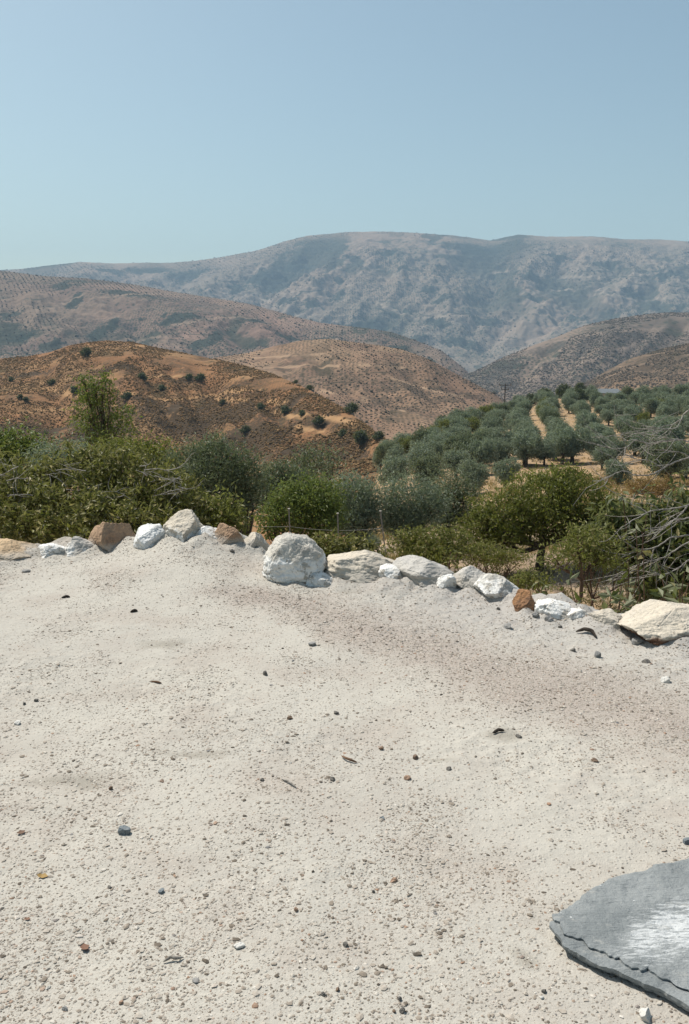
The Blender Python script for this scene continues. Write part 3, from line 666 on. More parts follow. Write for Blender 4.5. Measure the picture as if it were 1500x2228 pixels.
# ================================================================== THE SLATE SLAB
def slab():
    up = [(1195, 2001), (1222, 1986), (1252, 1972), (1258, 1960), (1266, 1950), (1280, 1934), (1297, 1919), (1321, 1903), (1345, 1897), (1367, 1895), (1401, 1884), (1423, 1872), (1465, 1869), (1500, 1861), (1580, 1842), (1700, 1812)]
    lo = [(1700, 2290), (1600, 2236), (1540, 2203), (1500, 2183), (1481, 2172), (1444, 2153), (1401, 2137), (1367, 2119), (1340, 2105), (1292, 2089), (1249, 2063), (1223, 2049), (1221, 2033)]
    poly = []
    for (a, b) in up + lo:
        Y = (CAMZ - .045) / -float(tanel(b)); q = at(a, b, Y); poly.append((q[0], q[1]))
    poly = np.array(poly)
    # resample and roughen the outline
    rng = np.random.default_rng(5)
    def outline(j, inset):
        pts = []
        n = len(poly)
        for i in range(n):
            p, q = poly[i], poly[(i + 1) % n]; m = max(2, int(np.linalg.norm(q - p) / .008))
            for s in range(m): pts.append(p + (q - p) * s / m)
        pts = np.array(pts); s = np.arange(len(pts)) * .008
        tn = np.roll(pts, -1, 0) - np.roll(pts, 1, 0); tn /= np.linalg.norm(tn, axis=1)[:, None]
        nr = np.stack([-tn[:, 1], tn[:, 0]], 1)      # outline runs clockwise: this points outward
        f_ = fbm2(s / .13, s * 0 + 3.1 + j * .3, 2, 70); amp = .010 * (np.round(f_ * 3.2) / 3.2 * .7 + f_ * .3) + .0035 * fbm2(s / .016, s * 0 + j, 3, 90 + j, .6)
        return pts + nr * (amp - inset)[:, None]
    cx, cy = poly.mean(0)
    t = NT('slate', .62, .35)
    n1 = t.noise(6, 5, .6); st = t.noise(14, 6, .7, t.mapping((1, 4.2, 1), (0, 0, R(35)))); n3 = t.noise(60, 4, .65)
    col = t.mix(t.rng(n1, .35, .65), (.185, .20, .203), (.265, .278, .278))
    col = t.mix(t.rng(st, .58, .74, 0, .5), col, (.11, .12, .125))
    xyz = t.sep()
    # pale scuffed patch on the top
    dx = t.math('SUBTRACT', xyz[0], SCUFF[0]); dy = t.math('SUBTRACT', xyz[1], SCUFF[1])
    a = t.math('ADD', t.math('MULTIPLY', dx, .8), t.math('MULTIPLY', dy, .6)); b = t.math('SUBTRACT', t.math('MULTIPLY', dy, .8), t.math('MULTIPLY', dx, .6))
    rr = t.math('ADD', t.math('POWER', t.math('ABSOLUTE', t.math('DIVIDE', a, .22)), 2), t.math('POWER', t.math('ABSOLUTE', t.math('DIVIDE', b, .10)), 2))
    reg = t.rng(t.math('ADD', rr, t.math('MULTIPLY', t.noise(9, 4, .6), .9)), .3, 2.2, 1, 0)
    scr = t.noise(20, 8, .8, t.mapping((1, 5.0, 1), (0, 0, R(-38))))
    col = t.mix(t.math('MULTIPLY', t.rng(t.math('ADD', scr, t.math('MULTIPLY', reg, .16)), .57, .68), t.math('ADD', t.math('MULTIPLY', reg, .6), .12)), col, (.72, .73, .73))
    col = t.mix(t.rng(t.noise(11, 7, .75, t.mapping((1, 1.5, 1), (0, 0, R(20)), (4, 2, 0))), .56, .68, 0, .5), col, (.42, .41, .38))
    v = t.vor(40); vc = t.n.new('ShaderNodeSeparateColor'); t.l.new(t.vor(40, out='Color'), vc.inputs[0])
    col = t.mix(t.math('MULTIPLY', t.rng(t.math('ADD', v, t.math('MULTIPLY', n3, .35)), .22, .30, .8, 0), t.math('GREATER_THAN', vc.outputs[0], .84)), col, (.7, .7, .69))
    m = t.done(col, t.bump(t.math('ADD', t.math('MULTIPLY', st, .6), t.math('MULTIPLY', n3, .5)), .9, .014))
    root = thing('slate_slab', 'grey slate slab with flaking layered edge and white scuffs lying on the dust', 'slate slab', (cx, cy, 0))
    V, Fq = [], []
    s = Soup()
    # five thin layers: every layer's rim has its own broken line, lower ones peeping out under the top
    layers = [(.008, .020, .012), (.020, .033, .0), (.033, .041, .006)]
    tri_v, tri_f, off = [], [], 0
    for j, (z0, z1, ins) in enumerate(layers):
        o2 = outline(j, ins); nn = len(o2)
        if j == 2:      # the top leaf has split away along the near side
            c = o2 - o2.mean(0); o2 = o2 + np.clip((.0 - c[:, 0:1] * .5 - c[:, 1:2]) * .25, 0, .055) * (.7 + .9 * fbm2(c[:, 0:1] / .13, c[:, 1:2] / .13, 4, 44, .6)) * np.array([[.35, .75]])
        rings = []
        cen = o2.mean(0)
        for q in np.concatenate([[1.0], 1 - .5 * np.linspace(0, 1, 28)[1:]**1.2 * 2]):
            rings.append(cen + (o2 - cen) * max(q, .0))
        def surf(z, top):
            out = []
            for i, rg in enumerate(rings):
                h = z + (.0035 * fbm2(rg[:, 0] / .09, rg[:, 1] / .09, 3, 120 + (0 if top else j)) + .0012 * fbm2(rg[:, 0] / .02, rg[:, 1] / .02, 2, 160)) * (1 if top else .4)
                e = min(1, i / 2.0)
                h = h - (1 - e) * .002 * (1 if top else -1)
                # a tilt: the near left corner is propped a little off the ground
                h = h + .02 * np.clip(-(rg[:, 0] - cx) * .6 - (rg[:, 1] - cy) * .7, -.1, .5)
                out.append(np.column_stack([rg, h]))
            return np.concatenate(out)
        tv = surf(z1, True); bv = surf(z0, False)
        i = np.arange(len(rings) * nn).reshape(len(rings), nn); jx = np.roll(i, -1, 1)
        ft = np.stack([i[:-1], i[1:], jx[1:], jx[:-1]], -1).reshape(-1, 4)
        s.add(tv - np.array([cx, cy, 0]), ft[:, ::-1])
        s.add(bv - np.array([cx, cy, 0]), ft)
        k0 = i[0]; k1 = jx[0]; n_all = len(tv)
        s.add(np.concatenate([tv[:nn], bv[:nn]]) - np.array([cx, cy, 0]), np.stack([np.arange(nn), np.roll(np.arange(nn), -1), np.roll(np.arange(nn), -1) + nn, np.arange(nn) + nn], -1))
    s.build('stone_layers', m, root, False)
SCUFF = (0, 0)
_q = at(1470, 2015, (CAMZ - .05) / -float(tanel(2015)))
_pc = [at(a, b, (CAMZ - .045) / -float(tanel(b))) for a, b in [(1195, 2001), (1700, 1812), (1700, 2290)]]
SLAB_C = None
def slab_center():
    pts = [(1195, 2001), (1222, 1986), (1252, 1972), (1258, 1960), (1266, 1950), (1280, 1934), (1297, 1919), (1321, 1903), (1345, 1897), (1367, 1895), (1401, 1884), (1423, 1872), (1465, 1869), (1500, 1861), (1580, 1842), (1700, 1812),
           (1700, 2290), (1600, 2236), (1540, 2203), (1500, 2183), (1481, 2172), (1444, 2153), (1401, 2137), (1367, 2119), (1340, 2105), (1292, 2089), (1249, 2063), (1223, 2049), (1221, 2033)]
    return np.array([at(a, b, (CAMZ - .045) / -float(tanel(b)))[:2] for a, b in pts]).mean(0)
SLAB_C = slab_center()
SCUFF = (float(_q[0] - SLAB_C[0]), float(_q[1] - SLAB_C[1]))
slab()

# ================================================================== GRAVEL AND LOOSE STONES
rng = np.random.default_rng(77)
t = NT('gravel_stone', .9, .15)
r = t.island()
M['gravel'] = t.done(t.mix(t.rng(t.noise(90, 3, .6), .4, .7, 0, .5), t.ramp(r, [(0, (.09, .075, .06)), (.09, (.17, .14, .11)), (.2, (.29, .245, .2)), (.5, (.42, .37, .315)), (.85, (.48, .435, .375)), (.93, (.62, .58, .52)), (.97, (.33, .2, .13)), (1, (.2, .2, .2))]), (.25, .21, .17)))
t.b.inputs['Roughness'].default_value = .9
def gravel(n, seed):
    rng = np.random.default_rng(seed)
    y = rng.uniform(1.35, 7.4, n * 3)
    x = rng.uniform(-1, 1, n * 3) * (y * .41 + .9)
    left = sstep(.9, -.6, x + .15 * (y - 3)) * sstep(4.6, 3.2, y)
    dens = .10 + .9 * sstep(-.1, .7, fbm2(x / .45, y / .45, 4, 61)) * (.35 + .65 * sstep(-.3, .4, fbm2(x / 1.4, y / 1.4, 2, 63))) + .4 * sstep(-.7, -.2, y - edgeY(x)) + (.6 * left) * (.35 + sstep(-.4, .5, fbm2(x / .35, y / .35, 3, 68))) + .45 * sstep(2.9, 1.8, y) + 1.5 * band(x, y)
    keep = (rng.uniform(0, 1.5, n * 3) < dens) & (y < edgeY(x) + .25)
    x, y = x[keep][:n], y[keep][:n]; m = len(x)
    size = np.exp(rng.normal(np.log(.00145), .60, m)) * (1 + .07 * y); size = np.clip(size, .001, .0085)
    base = ICO1[0]
    sc3 = np.stack([rng.uniform(.7, 1.5, m), rng.uniform(.7, 1.3, m), rng.uniform(.25, .65, m)], -1) * size[:, None]
    jit = 1 + rng.uniform(-.4, .4, (m, len(base), 1))
    v = base[None] * jit * sc3[:, None]
    a = rng.uniform(0, 2 * np.pi, m); ca, sa = np.cos(a), np.sin(a)
    vx = v[..., 0] * ca[:, None] - v[..., 1] * sa[:, None]; vy = v[..., 0] * sa[:, None] + v[..., 1] * ca[:, None]
    zz = ground_z(x, y) + size * .08
    V = np.stack([vx + x[:, None], vy + y[:, None], v[..., 2] + zz[:, None]], -1).reshape(-1, 3)
    Fc = (ICO1[1][None] + (np.arange(m) * len(base))[:, None, None]).reshape(-1, 3)
    return mesh('gravel', V, Fc, M['gravel'])
tag(gravel(190000, 3), 'fine beige gravel strewn over the pale dusty terrace', 'gravel', None, 'stuff')

SC_ = {'dark': ((.12, .11, .10), (.19, .175, .155), (.05, .05, .05)), 'slate': ((.16, .18, .19), (.24, .26, .27), (.08, .09, .1)), 'rust': ((.36, .24, .17), (.30, .20, .14), (.2, .13, .09)),
       'grey': ((.30, .29, .275), (.24, .23, .22), (.14, .13, .12)), 'white': ((.60, .58, .54), (.54, .52, .48), (.45, .43, .4)), 'brown': ((.2, .14, .1), (.15, .105, .075), (.09, .06, .045))}
SMAT = {k: rock_mat(k + '_stone', *v, None, .3) for k, v in SC_.items()}
STONES = [  # column, row of its foot, width in pixels, height ratio, colour, label
    (268, 1818, 36, .55, 'slate', 'angular blue grey stone alone on the left of the dusty ground'),
    (577, 1470, 15, .85, 'dark', 'upright dark pebble standing in pale dust below the mound'),
    (630, 1566, 16, .6, 'brown', 'dark brown clod left of the middle of the dust'),
    (732, 1555, 17, .45, 'dark', 'flat dark pebble in the middle of the pale dust'),
    (680, 1406, 24, .4, 'grey', 'flat grey stone lying below the long cream boulder'),
    (1108, 1370, 26, .6, 'grey', 'grey lump of mortar on the dust below the white block'),
    (1198, 1352, 26, .55, 'grey', 'grey clod at the foot of the long low white stone'),
    (1248, 1418, 17, .6, 'dark', 'dark pebble left of the angular grey stone near the edging'),
    (1302, 1432, 20, .9, 'grey', 'angular upright grey stone below the curved dark stick'),
    (1390, 1404, 30, .6, 'grey', 'broad grey clod below the big cream boulder'),
    (1410, 1444, 30, .35, 'dark', 'flat dark chip above a white stone'),
    (1450, 1486, 24, .7, 'white', 'white lump of plaster on greyish dust near the edging'),
    (1130, 1606, 20, .4, 'dark', 'dark flake at the end of the short dark stick'),
    (830, 1632, 14, .75, 'rust', 'little reddish stone in the middle of the dust'),
    (905, 1652, 22, .45, 'brown', 'brown flake right of the reddish stone'),
    (978, 1677, 17, .5, 'dark', 'two tone dark pebble below the middle of the dust'),
    (1296, 1659, 24, .4, 'brown', 'brown chip lying alone on the bright dust'),
    (888, 1698, 22, .5, 'rust', 'rusty orange flake on the bright dust'),
    (724, 1700, 18, .55, 'dark', 'dark pebble beside the split grey twig'),
    (571, 1700, 13, .7, 'dark', 'small dark pebble left of the split grey twig'),
    (240, 1720, 13, .8, 'brown', 'small square brown pebble above the blue grey stone'),
    (350, 1945, 20, .5, 'slate', 'slim grey pebble right of an oval dark one'),
    (238, 1934, 14, .5, 'dark', 'oval dark pebble under the blue grey stone'),
    (644, 1984, 15, .85, 'rust', 'orange brown pebble low in the middle of the ground'),
    (858, 1921, 22, .55, 'rust', 'pinkish brown stone above the middle of the near ground'),
    (813, 1945, 11, .75, 'dark', 'tiny dark pebble below the pinkish brown stone'),
    (832, 1785, 15, .6, 'slate', 'small bluish pebble in the bright dust'),
    (752, 2061, 17, .65, 'dark', 'dark round pebble close to the bottom of the picture'),
    (520, 2066, 32, .35, 'white', 'flat white stone in the near left gravel'),
    (705, 2170, 17, .7, 'dark', 'dark pebble with a pale stone behind it at the bottom'),
    (735, 2158, 14, .8, 'brown', 'brown pebble right of the dark pebble at the bottom'),
    (870, 2180, 15, .7, 'dark', 'topmost of the dark stones clustered at the bottom edge'),
    (876, 2206, 19, .75, 'dark', 'middle one of the dark stones clustered at the bottom edge'),
    (858, 2205, 11, .8, 'brown', 'smallest of the dark stones clustered at the bottom edge'),
    (263, 2187, 15, .6, 'rust', 'pink pebble at the bottom left'),
    (140, 2200, 18, .6, 'grey', 'grey pebble in the bottom left corner'),
    (1410, 2226, 42, .8, 'white', 'white lump of stone before the slate slab, cut by the bottom edge'),
    (1185, 2162, 15, .8, 'dark', 'dark pebble beside a white chip left of the slab'),
    (1180, 2174, 14, .6, 'white', 'white chip beside a dark pebble left of the slab'),
    (1498, 1838, 26, .6, 'slate', 'dark slate chip at the right edge above the slab'),
    (36, 1578, 22, .4, 'white', 'pale flat stone near the left edge'),
    (78, 1527, 12, .7, 'dark', 'right one of two small dark pebbles near the left edge'),
    (52, 1534, 11, .7, 'dark', 'left one of two small dark pebbles near the left edge'),
    (1168, 1344, 22, .6, 'grey', 'grey clod beside the rusty stone'),
    (1350, 1350, 20, .6, 'grey', 'grey clod before the flat pale lump'),
    (1085, 1327, 12, .6, 'dark', 'dark pebble below the white block'),
    (1220, 1366, 12, .6, 'dark', 'little dark pebble right of the grey clod'),
    (505, 1205, 14, .6, 'dark', 'dark pebble on the slope of the mound'),
    (55, 1246, 24, .3, 'grey', 'flat grey flake in front of the tan boulder'),
    (425, 2140, 24, .3, 'grey', 'flat grey flake in the near left gravel'),
]
for i, (px, py, wpx, hr, c, label) in enumerate(STONES):
    Y = base_Y(px, py); W = wpx * .86 * Y / K; H = W * hr
    v, f = rock_shape(W, W * .85, H * 1.25, 300 + i, 2.5, 8, .07, ICO3)
    o = mesh('loose_stone', v, f, SMAT[c], None, hr < .5)
    p = at(px, py, Y); yy = Y + W * .4
    o.location = (p[0], yy, float(ground_z(p[0], min(yy, float(edgeY(p[0])))) + H * .27)); o.rotation_euler = (0, 0, (i * 1.7) % 6.28 if i else .3)
    tag(o, label, 'stone', 'loose stones on the dust')

def stick(name, label, pts, rad, mat, group=None):
    P = []
    for (a, b, lift) in pts:
        Y = base_Y(a, b); q = at(a, b, Y); q[2] = float(ground_z(q[0], q[1])) + lift; P.append(q)
    P = np.array(P); n = 14
    ti = np.linspace(0, len(P) - 1, n); Q = np.stack([np.interp(ti, np.arange(len(P)), P[:, k]) for k in range(3)], -1)
    o0 = Q[0].copy(); s = Soup(); rr = rad * (1 - .75 * np.abs(np.linspace(-1, 1, n))**3)
    s.tube(Q - o0, rr, 6); o = s.build(name, mat); o.location = tuple(o0)
    return tag(o, label, 'stick', group)
M['stick_dark'] = bark_mat('dark_wood', (.03, .025, .02), (.07, .055, .045), 60)
stick('stick', 'curved dark stick lying by the right end of the edging', [(1253, 1378, .01), (1272, 1377, .022), (1288, 1381, .02), (1298, 1389, .006)], .011, M['stick_dark'], 'sticks on the dust')
stick('stick', 'short dark stick on the bright dust, a dark flake at its end', [(1072, 1598, .006), (1085, 1594, .012), (1098, 1595, .006)], .007, M['stick_dark'], 'sticks on the dust')
stick('stick', 'split brown twig curling off the middle of the dust', [(743, 1648, .006), (752, 1656, .012), (765, 1660, .01), (778, 1661, .004)], .0048, M['bark_brown'], 'sticks on the dust')
stick('stick', 'split grey twig below the middle of the dust', [(612, 1696, .005), (628, 1704, .01), (645, 1716, .006)], .004, M['bark_grey'], 'sticks on the dust')
stick('stick', 'pale broken twig in the near left gravel', [(355, 2096, .004), (372, 2090, .012), (386, 2092, .01), (400, 2086, .004)], .0045, M['bark_grey'], 'sticks on the dust')
stick('stick', 'short thin twig on the dust below the mound', [(327, 1482, .004), (342, 1485, .006), (352, 1487, .004)], .005, M['bark_brown'], 'sticks on the dust')
stick('stick', 'tiny dark twig on the dust at the left', [(134, 1302, .004), (145, 1300, .01), (153, 1300, .004)], .008, M['stick_dark'], 'sticks on the dust')
stick('stick', 'dark twig on the dust below the mound', [(284, 1333, .004), (293, 1331, .01), (300, 1331, .004)], .009, M['stick_dark'], 'sticks on the dust')
# fallen leaves: curled blades
def fallen(label, px, py, wpx, col):
    Y = base_Y(px, py); W = wpx * Y / K; n = 9
    u, v_ = np.meshgrid(np.linspace(-1, 1, n), np.linspace(-1, 1, n))
    hw = (np.maximum(0, 1 - u**2))**.8 * .30 * (1 + .25 * np.sin(u * 7))
    V = np.stack([u * W / 2, v_ * hw * W, W * (.03 + .10 * u * (u + .4) + .12 * (v_ * hw)**2 * 4 + .02 * np.sin(u * 5))], -1).reshape(-1, 3)
    tt = NT('fallen_leaf', .7, .2); m = tt.done(tt.mix(tt.noise(60, 3), col, tuple(q * .6 for q in col)))
    o = mesh('fallen_leaf', V, gridfaces(n, n), m, None, True)
    p = at(px, py, Y); o.location = (p[0], p[1], float(ground_z(p[0], p[1])) + .003); o.rotation_euler = (.1, .2, px % 3)
    tag(o, label, 'leaf', 'fallen leaves on the dust')
fallen('yellow orange fallen leaf in the near left gravel', 93, 1908, 27, (.42, .27, .10))
fallen('curled red brown leaf in the near left gravel', 185, 2065, 34, (.24, .13, .085))
fallen('red brown leaf scrap left of the curled one', 60, 2002, 16, (.26, .15, .10))
fallen('small brown leaf low among the left gravel', 46, 1814, 24, (.2, .12, .08))

# ================================================================== NEAR PLANTS
T = tree
# dense broad-leaved bush at the left
bush = T('leafy_bush', 'broad dense bush of yellowish leaves with dead grey twigs behind the left stones', 'bush', 200, 9.0,
  [(40, 1090, 120, 100, 0), (170, 1062, 120, 95, .2), (290, 1065, 115, 90, .2), (380, 1100, 75, 80, 0), (-90, 1080, 130, 110, .2), (90, 1130, 110, 70, -.5), (250, 1130, 120, 65, -.5), (360, 1140, 70, 50, -.35)],
  'bush', 1000, 32, .066, .025, .10, .06, .5, 41, None, 'bark_grey', (.45, 1.03), -2.2, 16)
rg = np.random.default_rng(8)
for i in range(60):
    s = Soup(); a, b = rg.uniform(-30, 400), rg.uniform(1010, 1175); Y0 = 8.62 + rg.uniform(-.25, .3)
    p0 = at(a, b, Y0); L = rg.uniform(.12, .34); ang = rg.uniform(-.6, .6) + (math.pi if rg.random() < .5 else 0)
    p1 = p0 + L * np.array([math.cos(ang), rg.uniform(-.4, .3), .9 * math.sin(ang)])
    pth = bez(p0, p1, rg, 7, .16); s.tube(pth - np.array(bush.location), np.linspace(.0055, .002, 7), 4)
    for _ in range(2):
        q = pth[rg.integers(2, 6)]; s.tube(bez(q, q + rg.normal(0, .10, 3), rg, 5, .15) - np.array(bush.location), np.linspace(.003, .0013, 5), 4)
    s.build('dead_twig', M['bark_grey'], bush)
T('leafy_bush', 'small brown-tipped bush between the big left bush and the square brown block', 'bush', 480, 9.3, [(470, 1120, 52, 45, 0), (500, 1145, 34, 40, -.1), (440, 1135, 40, 35, 0)], 'yellow', 220, 12, .065, .026, .12, .03, .4, 42, None, 'bark_grey', (.4, 1.05), -2.2, 10)
T('leafy_bush', 'low green bush behind the gap between the two largest boulders', 'bush', 745, 9.8, [(720, 1205, 45, 32, 0), (770, 1205, 40, 28, 0), (690, 1215, 30, 28, 0), (800, 1215, 35, 22, 0)], 'bush', 300, 12, .07, .03, .11, .03, .3, 43, None, 'bark_grey', (.35, 1.05), -2.4, 10)
# the trees beyond the fence
T('tall_tree', 'tall airy green tree standing above the left bushes', 'tree', 222, 30, [(208, 855, 42, 36, 0), (198, 905, 48, 42, .3), (266, 912, 36, 36, .4), (225, 950, 56, 30, 0), (222, 828, 26, 16, 0), (185, 835, 18, 14, 0)], 'green', 250, 12, .13, .055, .20, .07, 3.2, 51, None, 'bark', (.35, 1.05), None, 14)
T('green_tree', 'soft yellow green tree at the left edge behind the big bush', 'tree', 10, 19, [(15, 990, 75, 55, 0), (-60, 985, 70, 60, 0), (70, 985, 40, 40, 0)], 'green', 330, 13, .12, .055, .28, .07, 1.0, 52, None, 'bark', (.4, 1.02))
T('olive_tree', 'grey olive treetop just behind the left bush', 'olive tree', 130, 15, [(125, 1005, 60, 45, 0), (180, 1015, 50, 40, 0)], 'olive', 260, 14, .09, .022, .22, .06, 1.0, 53)
T('green_tree', 'dull green bush between tall airy tree and left bush', 'tree', 330, 24, [(300, 990, 50, 35, 0), (250, 985, 55, 30, 0), (350, 1000, 40, 40, 0)], 'almond', 260, 12, .13, .05, .28, .06, 1.0, 54)
T('olive_tree', 'big dark olive tree with silvery top right of the left bush', 'olive tree', 480, 13.5, [(470, 1015, 72, 62, 0), (420, 1015, 60, 52, .3), (535, 1045, 45, 60, .1), (500, 1090, 60, 60, .2), (400, 1080, 70, 60, .3)], 'olive_dark', 800, 20, .08, .019, .16, .09, .9, 55, None, 'bark', (.5, 1.02), None, 14)
T('olive_tree', 'small olive tree in the gap right of the big dark olive', 'olive tree', 615, 19, [(610, 1050, 42, 45, 0), (650, 1065, 40, 45, .3), (580, 1075, 30, 40, 0)], 'olive_dark', 380, 13, .11, .028, .24, .06, .8, 56)
T('thin_tree', 'thin dark wispy tree rising behind the bright green bush', 'tree', 690, 32, [(690, 1005, 45, 40, 0), (655, 1010, 30, 30, 0), (725, 1010, 30, 28, 0)], 'olive_dark', 130, 10, .16, .05, .3, .06, 2.2, 57, None, 'bark', (.3, 1.1), None, 16)
T('leafy_bush', 'bright green bush behind the wire fence', 'bush', 650, 17.5, [(640, 1105, 62, 55, 0), (690, 1085, 55, 50, .3), (595, 1130, 42, 40, -.2), (700, 1130, 50, 45, 0)], 'green', 620, 13, .085, .035, .2, .05, .5, 58)
T('olive_tree', 'dense olive tree right of the bright green bush', 'olive tree', 770, 20.5, [(765, 1085, 62, 55, 0), (725, 1100, 40, 50, .3), (800, 1110, 40, 50, 0), (765, 1135, 55, 40, -.2)], 'olive', 620, 14, .11, .026, .25, .09, .7, 59)
T('olive_tree', 'silvery olive tree by the leaning fence post', 'olive tree', 890, 21, [(885, 1090, 62, 55, 0), (850, 1115, 40, 48, -.2), (935, 1100, 45, 55, .2), (890, 1140, 55, 38, 0)], 'olive', 620, 14, .11, .026, .25, .09, .7, 60)
T('olive_tree', 'dark olive tree left of the spreading almond tree', 'olive tree', 985, 25, [(975, 1065, 50, 50, 0), (1010, 1090, 40, 50, 0), (950, 1110, 40, 50, 0), (985, 1130, 45, 40, 0)], 'olive_dark', 480, 13, .13, .03, .28, .09, .7, 61)
T('leafy_bush', 'yellowish bush before the olives, behind the peaked boulder', 'bush', 935, 16.5, [(930, 1185, 52, 36, 0), (885, 1185, 32, 30, 0), (985, 1185, 38, 34, 0), (940, 1205, 65, 22, -.3)], 'yellow', 420, 13, .085, .032, .18, .04, .3, 62, None, 'bark_brown')
T('almond_tree', 'spreading green almond tree on a crooked dark trunk', 'almond tree', 1190, 20.8,
  [(1180, 1085, 95, 60, 0), (1090, 1120, 75, 52, -.2), (1265, 1090, 80, 55, .2), (1045, 1150, 50, 42, -.4), (1320, 1120, 45, 48, .2), (1190, 1130, 90, 40, .3), (1230, 1045, 55, 28, 0), (1110, 1165, 55, 28, -.4), (1290, 1155, 45, 35, 0)],
  'almond', 950, 22, .105, .036, .20, .10, None, 63, None, 'bark', (.45, 1.03), None, 16, 1.0, (1180, 1186))
T('leafy_bush', 'low yellowish bush under the left limb of the almond tree', 'bush', 1075, 18.5, [(1070, 1205, 48, 22, 0), (1030, 1208, 34, 20, 0), (1115, 1212, 36, 16, .1)], 'yellow', 170, 12, .08, .028, .16, .03, .2, 71, None, 'bark_brown', (.3, 1.05))
T('leafy_bush', 'ragged green bush right of the almond trunk', 'bush', 1300, 17.5, [(1300, 1195, 46, 30, 0), (1255, 1208, 34, 22, 0), (1345, 1205, 40, 30, .1), (1385, 1215, 40, 28, 0)], 'almond', 260, 12, .085, .03, .18, .03, .2, 72, None, 'bark_brown', (.3, 1.05))
T('leafy_bush', 'small dusty bush on the bare terrace below the almond tree', 'bush', 1150, 13.5, [(1150, 1262, 30, 16, 0), (1122, 1266, 22, 12, 0), (1180, 1264, 20, 14, 0)], 'yellow', 90, 11, .06, .022, .11, .02, .15, 73, None, 'bark_brown', (.3, 1.05))
# shrubs and saplings just past the stones at the right
T('young_tree', 'little yellow green tree on a thin bent trunk behind the long white stone', 'tree', 1280, 7.3, [(1255, 1195, 62, 30, 0), (1205, 1218, 38, 18, -.1), (1312, 1212, 42, 26, .1), (1272, 1168, 40, 24, .1), (1330, 1180, 26, 20, .2)], 'yellow', 150, 12, .05, .016, .10, .018, None, 64, None, 'bark_brown', (.3, 1.05), -.55, 12, 1.0, (1266, 1262))
T('leafy_tree', 'leafy green tree mixed with bare branches at the right edge', 'tree', 1470, 9.6, [(1450, 1150, 75, 62, 0), (1390, 1180, 52, 45, 0), (1500, 1200, 70, 55, -.2), (1345, 1150, 42, 38, 0), (1530, 1120, 60, 60, 0), (1490, 1255, 65, 45, -.3), (1425, 1255, 48, 36, -.3)], 'broad', 700, 11, .115, .045, .2, .05, .8, 65, None, 'bark_grey', (.3, 1.05), -2.3, 12)

def big_leaf_plant(label, px, py, Y, n, hpx, spread, L, seed, leaf='broad', name='broadleaf_plant', zb=None):
    rng = np.random.default_rng(seed)
    top = at(px, py, Y); h = hpx * Y / K
    root = top - np.array([0, 0, h]);
    o = thing(name, label, 'plant', root, None)
    s = Soup(); P, Dr = [], []
    for i in range(n):
        tip = np.array([rng.normal(0, spread), rng.normal(0, spread), h * rng.uniform(.45, 1.0)])
        pth = bez((0, 0, -.35), tip, rng, 7, .08); s.tube(pth, np.linspace(.009, .003, 7), 5)
        for q in range(9):
            b = pth[rng.integers(3, 7)]
            P.append(b); Dr.append(np.array([rng.normal(0, 1), rng.normal(0, 1), rng.uniform(-.8, .5)]))
    s.build('stem', M['bark_brown'], o)
    v, f = leaf_quads(np.array(P), np.array(Dr), L, L * .42, rng); mesh('leaves', v, f, M[leaf], o)
    return o
big_leaf_plant('dark upright leafy sapling behind the rusty stone', 1178, 1250, 6.9, 3, 90, .05, .07, 1)
big_leaf_plant('low leafy plant just behind the long low white stone', 1215, 1275, 6.6, 5, 60, .13, .075, 2)
big_leaf_plant('drooping large-leaved plant left of the big cream boulder', 1335, 1262, 6.6, 6, 110, .13, .12, 3)
big_leaf_plant('dark large-leaved plant at the foot of the bare branches', 1310, 1300, 6.3, 5, 55, .12, .10, 4)
big_leaf_plant('large-leaved sprig hanging in front of the grove track', 1415, 1068, 7.4, 5, 420, .14, .12, 7)
big_leaf_plant('large-leaved plant behind the big cream boulder at the right edge', 1490, 1225, 6.6, 9, 130, .2, .11, 5)
big_leaf_plant('yellowish stalky weed behind the crumbled grey stone', 1240, 1300, 6.3, 5, 50, .1, .05, 6, 'yellow', 'weed')

big_leaf_plant('leafy sprig with pale stems before the leafy tree at the right edge', 1440, 1270, 6.9, 5, 90, .12, .09, 8)
big_leaf_plant('low dusty weed behind the squat whitewashed block', 1100, 1245, 7.2, 4, 50, .1, .05, 9, 'yellow', 'weed')
big_leaf_plant('straggly weed behind the rounded mid grey stone', 1030, 1222, 7.6, 5, 60, .12, .05, 10, 'bush', 'weed')
big_leaf_plant('dry stalky weed behind the peaked grey boulder', 985, 1195, 8.0, 5, 60, .12, .055, 11, 'yellow', 'weed')
